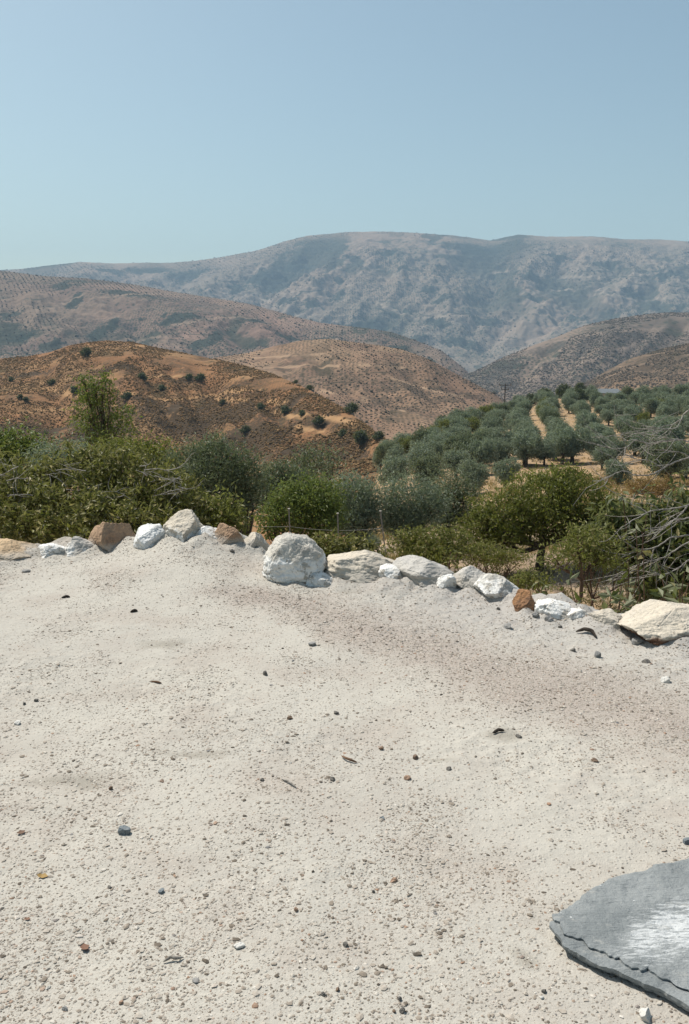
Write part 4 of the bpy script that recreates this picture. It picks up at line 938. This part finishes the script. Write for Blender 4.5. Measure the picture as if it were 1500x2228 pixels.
# bare tree reaching in from the right
def bare_tree():
    rng = np.random.default_rng(12); Y = 7.7
    base = np.array([Xof(1660, 8.0), 8.0, -2.2])
    o = thing('bare_tree', 'bare grey branches reaching in from the right edge', 'tree', base)
    BR = [
        [(1560, 880), (1500, 891), (1487, 902), (1484, 912), (1461, 924), (1434, 931), (1410, 930)],
        [(1486, 910), (1473, 931), (1441, 936), (1429, 944)],
        [(1580, 985), (1500, 961), (1471, 955), (1441, 959), (1412, 966), (1382, 956), (1355, 960)],
        [(1412, 964), (1382, 958), (1365, 973), (1338, 978), (1322, 974)],
        [(1590, 1030), (1500, 993), (1481, 983), (1463, 983), (1441, 977)],
        [(1600, 960), (1500, 996), (1459, 1008), (1429, 1028), (1409, 1035), (1380, 1034), (1360, 1023), (1333, 1033), (1308, 1047), (1288, 1047)],
        [(1441, 1018), (1415, 1002), (1382, 998), (1355, 988)],
        [(1620, 1180), (1500, 1164), (1461, 1169), (1424, 1193), (1387, 1196), (1355, 1213), (1320, 1225)],
        [(1600, 1110), (1500, 1127), (1459, 1134), (1446, 1151), (1397, 1169), (1343, 1166)],
        [(1570, 1040), (1500, 1097), (1481, 1119), (1454, 1144), (1420, 1150), (1370, 1180)],
        [(1424, 1193), (1419, 1213), (1414, 1243), (1399, 1262)],
        [(1590, 1230), (1500, 1215), (1480, 1235), (1450, 1250), (1410, 1245)],
        [(1560, 1080), (1480, 1105), (1420, 1110), (1380, 1130), (1350, 1150)],
        [(1560, 1150), (1490, 1185), (1440, 1215), (1400, 1225), (1360, 1240)],
    ]
    tr = Soup(); hub = at(1640, 1120, 8.0) - base
    tr.tube(bez((0, 0, -.2), hub, rng, 8, .05), np.linspace(.09, .06, 8), 8)
    tr.tube(bez(hub, at(1650, 900, 8.0) - base, rng, 8, .06), np.linspace(.055, .02, 8), 8)
    tr.build('trunk', M['bark_grey'], o)
    for k, b in enumerate(BR):
        s = Soup(); dy = rng.uniform(-.35, .35)
        child = b[0][0] < 1530
        P = np.array([at(x, y, Y + dy * (0 if child else 1) - .1 * i * (0 if child else 1) * rng.uniform(.2, .6)) - base for i, (x, y) in enumerate(b)])
        if not child: P = np.concatenate([[at(1645, 1020 if b[0][1] < 1050 else 1140, 8.0) - base], P])
        n = len(P) * 5; ti = np.linspace(0, len(P) - 1, n); Q = np.stack([np.interp(ti, np.arange(len(P)), P[:, c]) for c in range(3)], -1)
        Q[1:-1] = (Q[:-2] + Q[1:-1] * 1.2 + Q[2:]) / 3.2; Q = Q + rng.normal(0, .0025, Q.shape)
        r0 = .0052 if child else .0085
        s.tube(Q, np.linspace(r0, .0028, n), 6)
        for _ in range(6 if b[0][1] < 1050 else 7):
            i = rng.integers(int(n * .3), n - 1); d = Q[min(i + 1, n - 1)] - Q[i]; d = d / (np.linalg.norm(d) + 1e-6)
            L = rng.uniform(.12, .4); p1 = Q[i] + L * (d * .9 + rng.normal(0, .45, 3) + np.array([-.2, 0, rng.uniform(-.25, .25)]))
            q = bez(Q[i], p1, rng, 6, .14); s.tube(q, np.linspace(.0036, .0015, 6), 4)
            if rng.random() < .6:
                j = rng.integers(2, 5); s.tube(bez(q[j], q[j] + rng.normal(0, .10, 3), rng, 4, .12), np.linspace(.003, .0015, 4), 4)
        s.build('branch', M['bark_grey'], o)
bare_tree()

# wire fence
t = NT('fence_post', .8, .2); M['post'] = t.done(t.mix(t.noise(25, 4), (.2, .18, .15), (.34, .31, .27)))
t = NT('fence_wire', .5, .5); M['wire'] = t.done((.32, .31, .29))
def wire_fence():
    posts = [(398 + 235, 1106, 1172), (737, 1117, 1182), (826, 1112, 1180), (520, 1100, 1165)]
    posts = [(523, 1106, 1172, 0), (629, 1107, 1178, 4), (735, 1117, 1184, 3), (828, 1112, 1178, 12)]
    Y = 15.6; o = thing('wire_fence', 'slim wire fence on thin pale posts before the green bushes', 'fence', at(680, 1190, Y)); b = np.array(o.location)
    tops = []
    for (px, y0, y1, lean) in posts:
        p1 = at(px, y0, Y) - b; p0 = at(px + lean, y1 + 30, Y) - b; s = Soup()
        s.tube(np.linspace(p0, p1, 4), .014, 6); s.add(np.array([p1 + (-.02, -.02, 0), p1 + (.02, -.02, 0), p1 + (.02, .02, .01), p1 + (-.02, .02, .01)]), np.array([[0, 1, 2, 3]]))
        s.build('post', M['post'], o, False); tops.append((p0, p1))
    for fr in (.62, .3):
        s = Soup()
        for (a0, a1), (b0, b1) in zip(tops[:-1], tops[1:]):
            q0 = a0 + (a1 - a0) * fr; q1 = b0 + (b1 - b0) * fr; tt = np.linspace(0, 1, 9)[:, None]
            s.tube(q0 + (q1 - q0) * tt - np.array([0, 0, .05]) * 1.2 * tt * (1 - tt), .0028, 4)
        s.build('wire', M['wire'], o)
wire_fence()

# ================================================================== OLIVE GROVE
def olive_proto(i, mat, dx=0):
    rng = np.random.default_rng(500 + i)
    o = thing('olive_tree', 'olive tree', 'olive tree', (0, 0, 0), 'olive trees of the grove')
    lob = [(0, 0, 2.0, 1.3, 1.3, 1.25)]
    for k in range(5):
        a = rng.uniform(0, 6.28); q = rng.uniform(.6, 1.05); lob.append((math.cos(a) * q, math.sin(a) * q, rng.uniform(1.3, 2.7), rng.uniform(.65, .95), rng.uniform(.65, .95), rng.uniform(.65, .95)))
    tips = make_crown(lob, 330, 16, .26, .085, .30, mat, rng, o, shell=(.5, 1.05))
    make_wood(lob, tips, (.1, 0, .9), .16, M['bark'], rng, o, 6)
    return o
protos = [olive_proto(0, M['olive']), olive_proto(1, M['olive']), olive_proto(2, M['olive_dark']), olive_proto(3, M['olive']), olive_proto(4, M['almond'])]
used = [False] * 5
POLY = np.array([(815, 1010), (838, 985), (880, 962), (925, 930), (1000, 915), (1100, 890), (1170, 866), (1240, 858), (1300, 868), (1330, 876), (1400, 868), (1500, 860), (1660, 860), (1680, 1120), (1500, 1075), (1440, 1040), (1350, 1010), (1300, 1003), (1235, 1003), (1215, 1015), (1100, 1030), (1010, 1040), (930, 1045), (840, 1040)], float)
def inside(x, y):
    c = False; n = len(POLY)
    for i in range(n):
        x1, y1 = POLY[i]; x2, y2 = POLY[i - 1]
        if (y1 > y) != (y2 > y) and x < (x2 - x1) * (y - y1) / (y2 - y1) + x1: c = not c
    return c
ORD = ['first', 'second', 'third', 'fourth', 'fifth', 'sixth', 'seventh', 'eighth', 'ninth', 'tenth', 'eleventh', 'twelfth', 'thirteenth', 'fourteenth', 'fifteenth', 'sixteenth', 'seventeenth', 'eighteenth', 'nineteenth', 'twentieth'] + ['twenty-' + q for q in ['first', 'second', 'third', 'fourth', 'fifth', 'sixth', 'seventh', 'eighth', 'ninth']] + ['thirtieth']
def pix(x, y, z):
    dz = z - CAMZ; fw = y * cp - dz * sp_; u = y * sp_ + dz * cp
    return 750 + F * x / fw, 1114 - F * u / fw
rg = np.random.default_rng(99)
SL = .203; ROW = 5.3; X0 = Xof(1251, 160) - SL * 160        # the wide sandy alley runs along this line
n_tree = 0
rows = [(side, k) for side in (-1, 1) for k in range(1, 16)]
for side, k in rows:
    lat = X0 + side * (k - .5) * ROW + side * (.85 + (.6 if k > 1 else 0) + (.4 if k > 3 else 0))
    idx = 0; y = 92 + rg.uniform(0, 3)
    while y < 285:
        yy = y + rg.normal(0, .5); x = lat + SL * yy + rg.normal(0, .9); y += rg.uniform(5.2, 7.0)
        px = 750 + K * x / yy; z = float(near_z(px, yy)); qx, qy = pix(x, yy, z)
        if qx > 1590 or not inside(qx, qy): continue
        if rg.random() < (.06 if qy > 885 else .25): continue
        near_alley = k == 1
        pi = int(rg.choice([0, 1, 3, 2, 4], p=[.3, .27, .27, .1, .06])); p = protos[pi]
        s = rg.uniform(.85, 1.4) * (1.0 if yy > 130 else 1.0)
        sidew = 'left' if side < 0 else 'right'
        hue = {2: 'dark green', 4: 'fresh green'}.get(pi, 'silvery')
        label = f'{hue} olive tree, {ORD[min(idx, 29)]} uphill in the {ORD[k - 1]} row {sidew} of the wide sandy alley'
        idx += 1; n_tree += 1
        if not used[pi]:
            used[pi] = True; p.location = (x, yy, z); p.rotation_euler = (0, 0, rg.uniform(0, 6.28)); p.scale = (s, s, s); p['label'] = label
        else: dup(p, (x, yy, z), rg.uniform(0, 6.28), (s * rg.uniform(.8, 1.2), s * rg.uniform(.8, 1.2), s * rg.uniform(.8, 1.15)), label)
print('grove trees', n_tree)

# darker trees along the grove's crest and down its left flank
def dark_proto():
    rng = np.random.default_rng(600)
    o = thing('dark_tree', 'dark tree', 'tree', (0, 0, 0), 'dark trees along the crest of the grove hill')
    lob = [(0, 0, 2.2, 1.7, 1.7, 1.6), (.7, .2, 1.6, 1.3, 1.3, 1.1), (-.8, 0, 1.7, 1.2, 1.2, 1.2), (0, .3, 3.0, 1.1, 1.1, .9)]
    tips = make_crown(lob, 300, 13, .32, .13, .36, M['dark'], rng, o, shell=(.5, 1.03)); make_wood(lob, tips, (.1, 0, .8), .18, M['bark'], rng, o, 5); return o
dp = dark_proto(); first = True
for (px, py, wpx, label) in [
    (1268, 855, 38, 'round dark tree standing out on top of the grove hill'), (1232, 872, 44, 'dark tree left of the round one on the hilltop'), (1264, 884, 46, 'wide dark tree just below the round one on the hilltop'),
    (1190, 878, 40, 'dark crest tree two places left of the round hilltop tree'), (1160, 884, 34, 'small dark crest tree above the start of a narrow track'), (1130, 896, 36, 'dark crest tree right of the power pole'),
    (1100, 902, 38, 'dark crest tree right under the power pole'), (1072, 912, 36, 'dark crest tree left of the power pole'), (1038, 920, 36, 'dark tree halfway down the left flank of the grove hill'),
    (1005, 926, 40, 'dark tree further down the left flank, beside pale grass'), (968, 934, 44, 'broad dark tree low on the left flank'), (925, 944, 50, 'broad lowest tree at the left end of the grove'),
    (870, 985, 32, 'small round dark tree in front of the orange bank'), (912, 985, 30, 'small round dark tree right of the one before the orange bank'), (840, 1000, 36, 'leftmost dark tree beside the orange bank'), (885, 962, 24, 'small dark tree high on the orange bank')]:
    Y0 = np.linspace(95, 300, 2000); g = CAMZ + Y0 * float(tanel(py)) - near_z(np.full_like(Y0, px), Y0); kk = np.nonzero(g <= 0)[0]
    Y = Y0[kk[0]] if len(kk) else float(Y0[np.argmin(np.abs(g))])
    loc = (Xof(px, Y), Y, float(near_z(px, Y)) - .1); s = wpx * Y / K / 4.2
    if first: dp.location = loc; dp.scale = (s, s, s); dp['label'] = label; first = False
    else: dup(dp, loc, px % 6, (s, s, s * .9), label)

# scattered olives between the terrace and the grove
for i, (px, py, wpx, label) in enumerate([
    (800, 1075, 90, 'olive tree at the foot of the gully, above the fence'), (860, 1065, 95, 'second olive tree right of the gully foot'), (930, 1070, 100, 'olive tree under the bare orange bank'), (1040, 1075, 90, 'olive tree above the left side of the almond tree'),
    (1256, 1008, 108, 'broad dark olive tree at the lower end of the narrow sandy track'), (1305, 978, 72, 'olive tree just right of the broad dark one by the track'), (1395, 990, 88, 'olive tree where the bare branch tips cross the grove'), (1462, 1000, 105, 'large olive tree in the grove at the right edge'), (1150, 1012, 80, 'olive tree low in the grove above the almond tree'), (1085, 1018, 84, 'olive tree low in the grove, left of the almond crown top'), (1015, 1036, 88, 'olive tree at the lowest left corner of the grove'), (1195, 1012, 66, 'small olive tree squeezed between two bigger ones low in the grove'), (1325, 1022, 70, 'olive tree standing alone in the orange grass'),
    (1360, 1060, 80, 'dark olive tree behind the bare branches'), (1470, 1060, 130, 'large olive tree at the right edge below the grove'), (1110, 1062, 80, 'olive tree above the crown of the almond tree'), (1415, 1005, 90, 'olive tree among the bare branch tips')]):
    Y0 = np.linspace(30, 150, 3000); g = CAMZ + Y0 * float(tanel(py)) - near_z(np.full_like(Y0, px), Y0); kk = np.nonzero(g <= 0)[0]
    Y = Y0[kk[0]] if len(kk) else float(Y0[np.argmin(np.abs(g))])
    s = wpx * Y / K / 4.0
    dup(protos[i % 4], (Xof(px, Y), Y, float(near_z(px, Y)) - .1), i * 1.3, (s, s, s), label)

# dry grass and rusty shrubs on the grove slope
def straw(n, seed):
    rng = np.random.default_rng(seed); px = rng.uniform(780, 1600, n); Y = np.exp(rng.uniform(np.log(38), np.log(270), n)); X = Xof(px, Y)
    k = fbm2(X / 9, Y / 9, 3, 77) > -.02; px, Y, X = px[k], Y[k], X[k]; z = near_z(px, Y); m = len(X); per = 7
    P = np.repeat(np.stack([X, Y, z - .03], -1), per, 0) + rng.normal(0, .16, (m * per, 3)) * (1, 1, .1)
    D = rng.normal(0, .35, (m * per, 3)) + np.array([0, 0, 1.0]); v, f = leaf_quads(P, D, .42, .05, rng)
    return mesh('dry_grass', v, f, M['straw'])
tag(straw(9000, 4), 'golden dry grass between the olive rows', 'dry grass', None, 'stuff')
def near_straw(n, seed):
    rng = np.random.default_rng(seed); px = rng.uniform(500, 1600, n); Y = rng.uniform(9, 26, n); X = Xof(px, Y)
    k = fbm2(X / 2.2, Y / 2.2, 3, 78) > .08; px, Y, X = px[k], Y[k], X[k]; z = near_z(px, Y); m = len(X); per = 8
    P = np.repeat(np.stack([X, Y, z - .02], -1), per, 0) + rng.normal(0, .06, (m * per, 3)) * (1, 1, .1)
    D = rng.normal(0, .5, (m * per, 3)) + np.array([0, 0, .9]); v, f = leaf_quads(P, D, .16, .014, rng)
    return mesh('dry_grass', v, f, M['straw'])
tag(near_straw(9000, 6), 'dry straw on the bank between the stones and the fence', 'dry grass', None, 'stuff')
def near_weeds(n, seed):
    rng = np.random.default_rng(seed); px = rng.uniform(100, 1900, n); Y = rng.uniform(9.5, 30, n); X = Xof(px, Y)
    k = fbm2(X / 1.6, Y / 1.6, 3, 79) > .05; px, Y, X = px[k], Y[k], X[k]; z = near_z(px, Y); m = len(X); per = 16
    P = np.repeat(np.stack([X, Y, z + .03], -1), per, 0) + rng.normal(0, .08, (m * per, 3)) * (1, 1, .5)
    D = rng.normal(0, .7, (m * per, 3)) + np.array([0, 0, .7]); v, f = leaf_quads(P, D, .085, .022, rng)
    return mesh('weeds', v, f, M['weed'])
M['weed'] = leaf_mat('weed_leaf', (.09, .085, .03), (.24, .19, .08), (.2, .16, .07), (.30, .2, .09))
tag(near_weeds(9500, 16), 'low half dry weeds on the terrace beyond the stones', 'weeds', None, 'stuff')
for i, (px, py, wpx, hpx, label) in enumerate([(1395, 1082, 75, 60, 'orange dried-out shrub behind the large-leaved sprig'), (1445, 1085, 60, 55, 'orange dried-out shrub at the right of a greener neighbour'), (1300, 1060, 95, 40, 'low rusty dry shrub at the foot of the sandy track'), (1250, 1050, 60, 30, 'small rusty tuft above the almond tree'), (1345, 1050, 50, 45, 'brittle dry shrub with bare stems at the grove foot')]):
    Y0 = np.linspace(30, 150, 3000); g = CAMZ + Y0 * float(tanel(py)) - near_z(np.full_like(Y0, px), Y0); kk = np.nonzero(g <= 0)[0]; Y = Y0[kk[0]] if len(kk) else 80.
    T('dry_shrub', label, 'shrub', px, Y, [(px, py - hpx * .45, wpx * .45, hpx * .5, 0), (px + wpx * .25, py - hpx * .3, wpx * .3, hpx * .35, 0), (px - wpx * .25, py - hpx * .3, wpx * .3, hpx * .35, 0)], 'dry', 150, 10, .20, .05, .25, .05, .2, 700 + i, 'dry shrubs at the foot of the grove', 'bark_brown', (.2, 1.05), None, 8)

# power pole
t = NT('pole_wood', .8, .2); M['pole'] = t.done((.10, .085, .075))
def power_pole():
    Y = 262; b = at(1098, 893, Y); k = Y / K; H = 57 * k
    o = thing('power_pole', 'thin dark power pole with crossarms before the valley', 'power pole', b)
    s = Soup(); s.tube([(0, 0, -1), (0, 0, H * .5), (0, 0, H)], [.22, .19, .15], 8); s.build('pole', M['pole'], o)
    for zz, L in ((.97, 3.6), (.80, 2.2)):
        s = Soup(); s.tube([(-L / 2, 0, H * zz), (0, 0, H * zz), (L / 2, 0, H * zz)], .11, 6); c = s.build('crossarm', M['pole'], o)
        for u in (-.45, 0, .45):
            s = Soup(); s.tube([(u * L, 0, H * zz + .09), (u * L, 0, H * zz + .3), (u * L, 0, H * zz + .55)], [.07, .12, .06], 6); s.build('insulator', M['pole'], c)
power_pole()
# low shed roof showing between the olives on top of the hill
t = NT('pale_roof', .9, .1); M['roof'] = t.done(t.mix(t.noise(1.5, 4), (.12, .135, .145), (.17, .185, .195)))
t = NT('shed_wall', .9, .2); M['shed'] = t.done(t.mix(t.noise(2, 4), (.42, .38, .33), (.5, .46, .4)))
def shed():
    Y = 258; px = 1322; z = float(near_z(px, Y)); o = thing('shed', 'low shed with a pale blue grey roof among the hilltop olives', 'shed', (Xof(px, Y), Y, z))
    w_, d_, h = 4.2, 2.6, 1.9
    v = [(-w_, -d_, -.5), (w_, -d_, -.5), (w_, d_, -.5), (-w_, d_, -.5), (-w_, -d_, h), (w_, -d_, h), (w_, d_, h + .9), (-w_, d_, h + .9)]
    f = [(0, 1, 5, 4), (1, 2, 6, 5), (2, 3, 7, 6), (3, 0, 4, 7)]; mesh('wall', v, f, M['shed'], o)
    rw, rd = w_ + .3, d_ + .3
    v = [(-rw, -rd, h - .02), (rw, -rd, h - .02), (rw, rd, h + .98), (-rw, rd, h + .98), (-rw, -rd, h + .12), (rw, -rd, h + .12), (rw, rd, h + 1.12), (-rw, rd, h + 1.12)]
    f = [(0, 3, 2, 1), (4, 5, 6, 7), (0, 1, 5, 4), (1, 2, 6, 5), (2, 3, 7, 6), (3, 0, 4, 7)]; mesh('roof', v, f, M['roof'], o)
shed()

# ================================================================== BUSHES ON THE HILLS
def bush_proto(name, i, mat, group, label):
    rng = np.random.default_rng(800 + i); o = thing(name, label, 'bush', (0, 0, 0), group)
    lob = [(0, 0, .42, .5, .45, .42)] + [(rng.uniform(-.35, .35), rng.uniform(-.3, .3), rng.uniform(.25, .6), rng.uniform(.22, .36), .3, rng.uniform(.2, .33)) for _ in range(4)]
    c = make_crown(lob, 130, 9, .13, .075, .12, mat, rng, o, shell=(.4, 1.05)); 
    s = Soup(); s.tube([(0, 0, -.2), (.02, 0, .12), (0, .02, .4)], [.05, .04, .02], 5); s.build('trunk', M['bark'], o); return o
GA = 'dark bushes scattered over the orange hill'
bp = bush_proto('hill_bush', 0, M['dark'], GA, 'dark bush'); first = True
for (px, py, wpx, label) in [
    (185, 776, 34, 'dark bush highest on the orange hill, under its crest'), (108, 838, 26, 'round dark bush left of the tall airy tree, halfway up the hill'), (158, 856, 34, 'dark bush right behind the tall airy tree'), (36, 868, 20, 'left one of two dark bushes near the left edge'),
    (52, 874, 22, 'right one of two dark bushes near the left edge'), (432, 830, 34, 'dark bush among pale terraces in the middle of the orange hill'), (408, 826, 26, 'smaller dark bush left of the one among the terraces'), (310, 828, 34, 'dark bush above the tall airy tree at its right'),
    (642, 828, 16, 'small dark bush high on the slope above a double bush'), (674, 838, 24, 'double dark bush on the straw patch'), (762, 872, 46, 'largest dark tree-like bush on the right part of the slope'), (620, 900, 34, 'grey green bush on the orange terrace'),
    (655, 905, 26, 'bush right of the grey green one on the orange terrace'), (690, 925, 40, 'wide bush below the orange terrace'), (566, 890, 26, 'bush left of the grey green one'), (528, 944, 36, 'dark bush in the shaded gully side'),
    (790, 965, 60, 'broad dark bush low in the gully'), (822, 958, 40, 'dark bush at the right of the low broad one'), (745, 950, 34, 'dark bush left of the low broad one'), (480, 880, 22, 'small bush on the brow above the shaded side'), (350, 850, 26, 'bush on the red bank right of the tall airy tree'), (20, 830, 20, 'small bush at the left edge of the orange hill'), (270, 870, 34, 'dusky bush just right of the tall airy tree')]:
    p = HA.hit(px, py); s = wpx * p[1] / K / 1.55
    if first: bp.location = tuple(p); bp.scale = (s, s, s); bp['label'] = label; first = False
    else: dup(bp, p, px % 6, (s, s, s * .85), label)

def blobs(name, hill, n, box, size, mat, seed, label, cat, grid=None, thr=-.1, wl=60):
    """many far-off shrubs, one mass"""
    rng = np.random.default_rng(seed); p0, p1 = box
    px = rng.uniform(p0, p1, n); Yc = np.interp(px, hill.cY[:, 0], hill.cY[:, 1]); Yf = np.interp(px, hill.fY[:, 0], hill.fY[:, 1])
    Y = Yf + (Yc - Yf) * rng.uniform(.05, 1.0, n)**.8; X = Xof(px, Y)
    if grid:
        a = R(25); u = X * math.cos(a) + Y * math.sin(a); v = -X * math.sin(a) + Y * math.cos(a)
        u = np.round(u / grid) * grid; v = np.round(v / grid) * grid; k_ = np.unique(np.stack([u, v], -1), axis=0); u, v = k_[:, 0] + rng.normal(0, grid * .08, len(k_)), k_[:, 1] + rng.normal(0, grid * .08, len(k_))
        X = u * math.cos(a) - v * math.sin(a); Y = u * math.sin(a) + v * math.cos(a); px = 750 + K * X / Y
    m_ = fbm2(X / wl, Y / wl, 3, seed) > thr; X, Y, px = X[m_], Y[m_], px[m_]
    z = hill.z(px, Y); m = len(X)
    s = size * np.exp(rng.normal(0, .35, m)); base = ICO1[0]
    v = base[None] * (1 + rng.uniform(-.3, .3, (m, len(base), 1))) * s[:, None, None] * np.array([1, 1, .8])
    V = (v + np.stack([X, Y, z + s * .3], -1)[:, None]).reshape(-1, 3)
    Fc = (ICO1[1][None] + (np.arange(m) * len(base))[:, None, None]).reshape(-1, 3)
    return tag(mesh(name, V, Fc, mat), label, cat, None, 'stuff')
def flatveg(name, c1, c2):
    t = NT(name, .95, .05); return t.done(t.mix(t.island(), c1, c2))
M['vegA'] = flatveg('hill_scrub', (.08, .058, .03), (.27, .165, .08)); M['vegB'] = flatveg('orchard_trees', (.05, .048, .032), (.11, .085, .058))
blobs('scrub', HA, 85000, (-560, 870), .24, M['vegA'], 21, 'low scrub dotted all over the orange hill', 'scrub', None, -.3, 30)
blobs('orchard', HB, 26000, (380, 1150), .55, M['vegB'], 22, 'young orchard trees dotted over the brown middle hill', 'orchard', 4.6, -.45, 120)
blobs('orchard', HC, 75000, (-560, 1050), 1.3, M['vegB'], 23, 'orchard trees dotted over the pinkish ridge', 'orchard', 11, -.4, 500)
blobs('orchard', HD, 85000, (-500, 2000), 2.7, M['vegB'], 26, 'orchard trees dotted over the far mountain', 'orchard', 26, -.15, 900)
M['vegE'] = flatveg('ridge_scrub', (.085, .072, .055), (.16, .13, .10))
blobs('scrub', HE, 30000, (950, 2000), 1.0, M['vegE'], 24, 'dark scrub over the ridge at the right', 'scrub', None, -.4, 300)
blobs('scrub', HF, 26000, (1100, 2000), .5, M['vegE'], 25, 'dark scrub over the brown ridge behind the grove', 'scrub', None, -.4, 120)

# ================================================================== HAZE
bx0, bx1, by0, by1, bz0, bz1 = -7200, 7200, -60, 8300, -190, 900
hv = [(x, y, z) for z in (bz0, bz1) for y in (by0, by1) for x in (bx0, bx1)]
hz = mesh('haze', hv, [(0, 2, 3, 1), (4, 5, 7, 6), (0, 1, 5, 4), (2, 6, 7, 3), (0, 4, 6, 2), (1, 3, 7, 5)], None)
hm = bpy.data.materials.new('haze_air'); hm.use_nodes = True; nt = hm.node_tree; nt.nodes.remove(nt.nodes['Principled BSDF'])
pv = nt.nodes.new('ShaderNodeVolumePrincipled'); pv.inputs['Color'].default_value = (.55, .77, 1, 1); pv.inputs['Density'].default_value = 1.08e-4; pv.inputs['Anisotropy'].default_value = .0
nt.links.new(pv.outputs[0], nt.nodes['Material Output'].inputs['Volume'])
hz.data.materials.append(hm); tag(hz, kind='stuff')
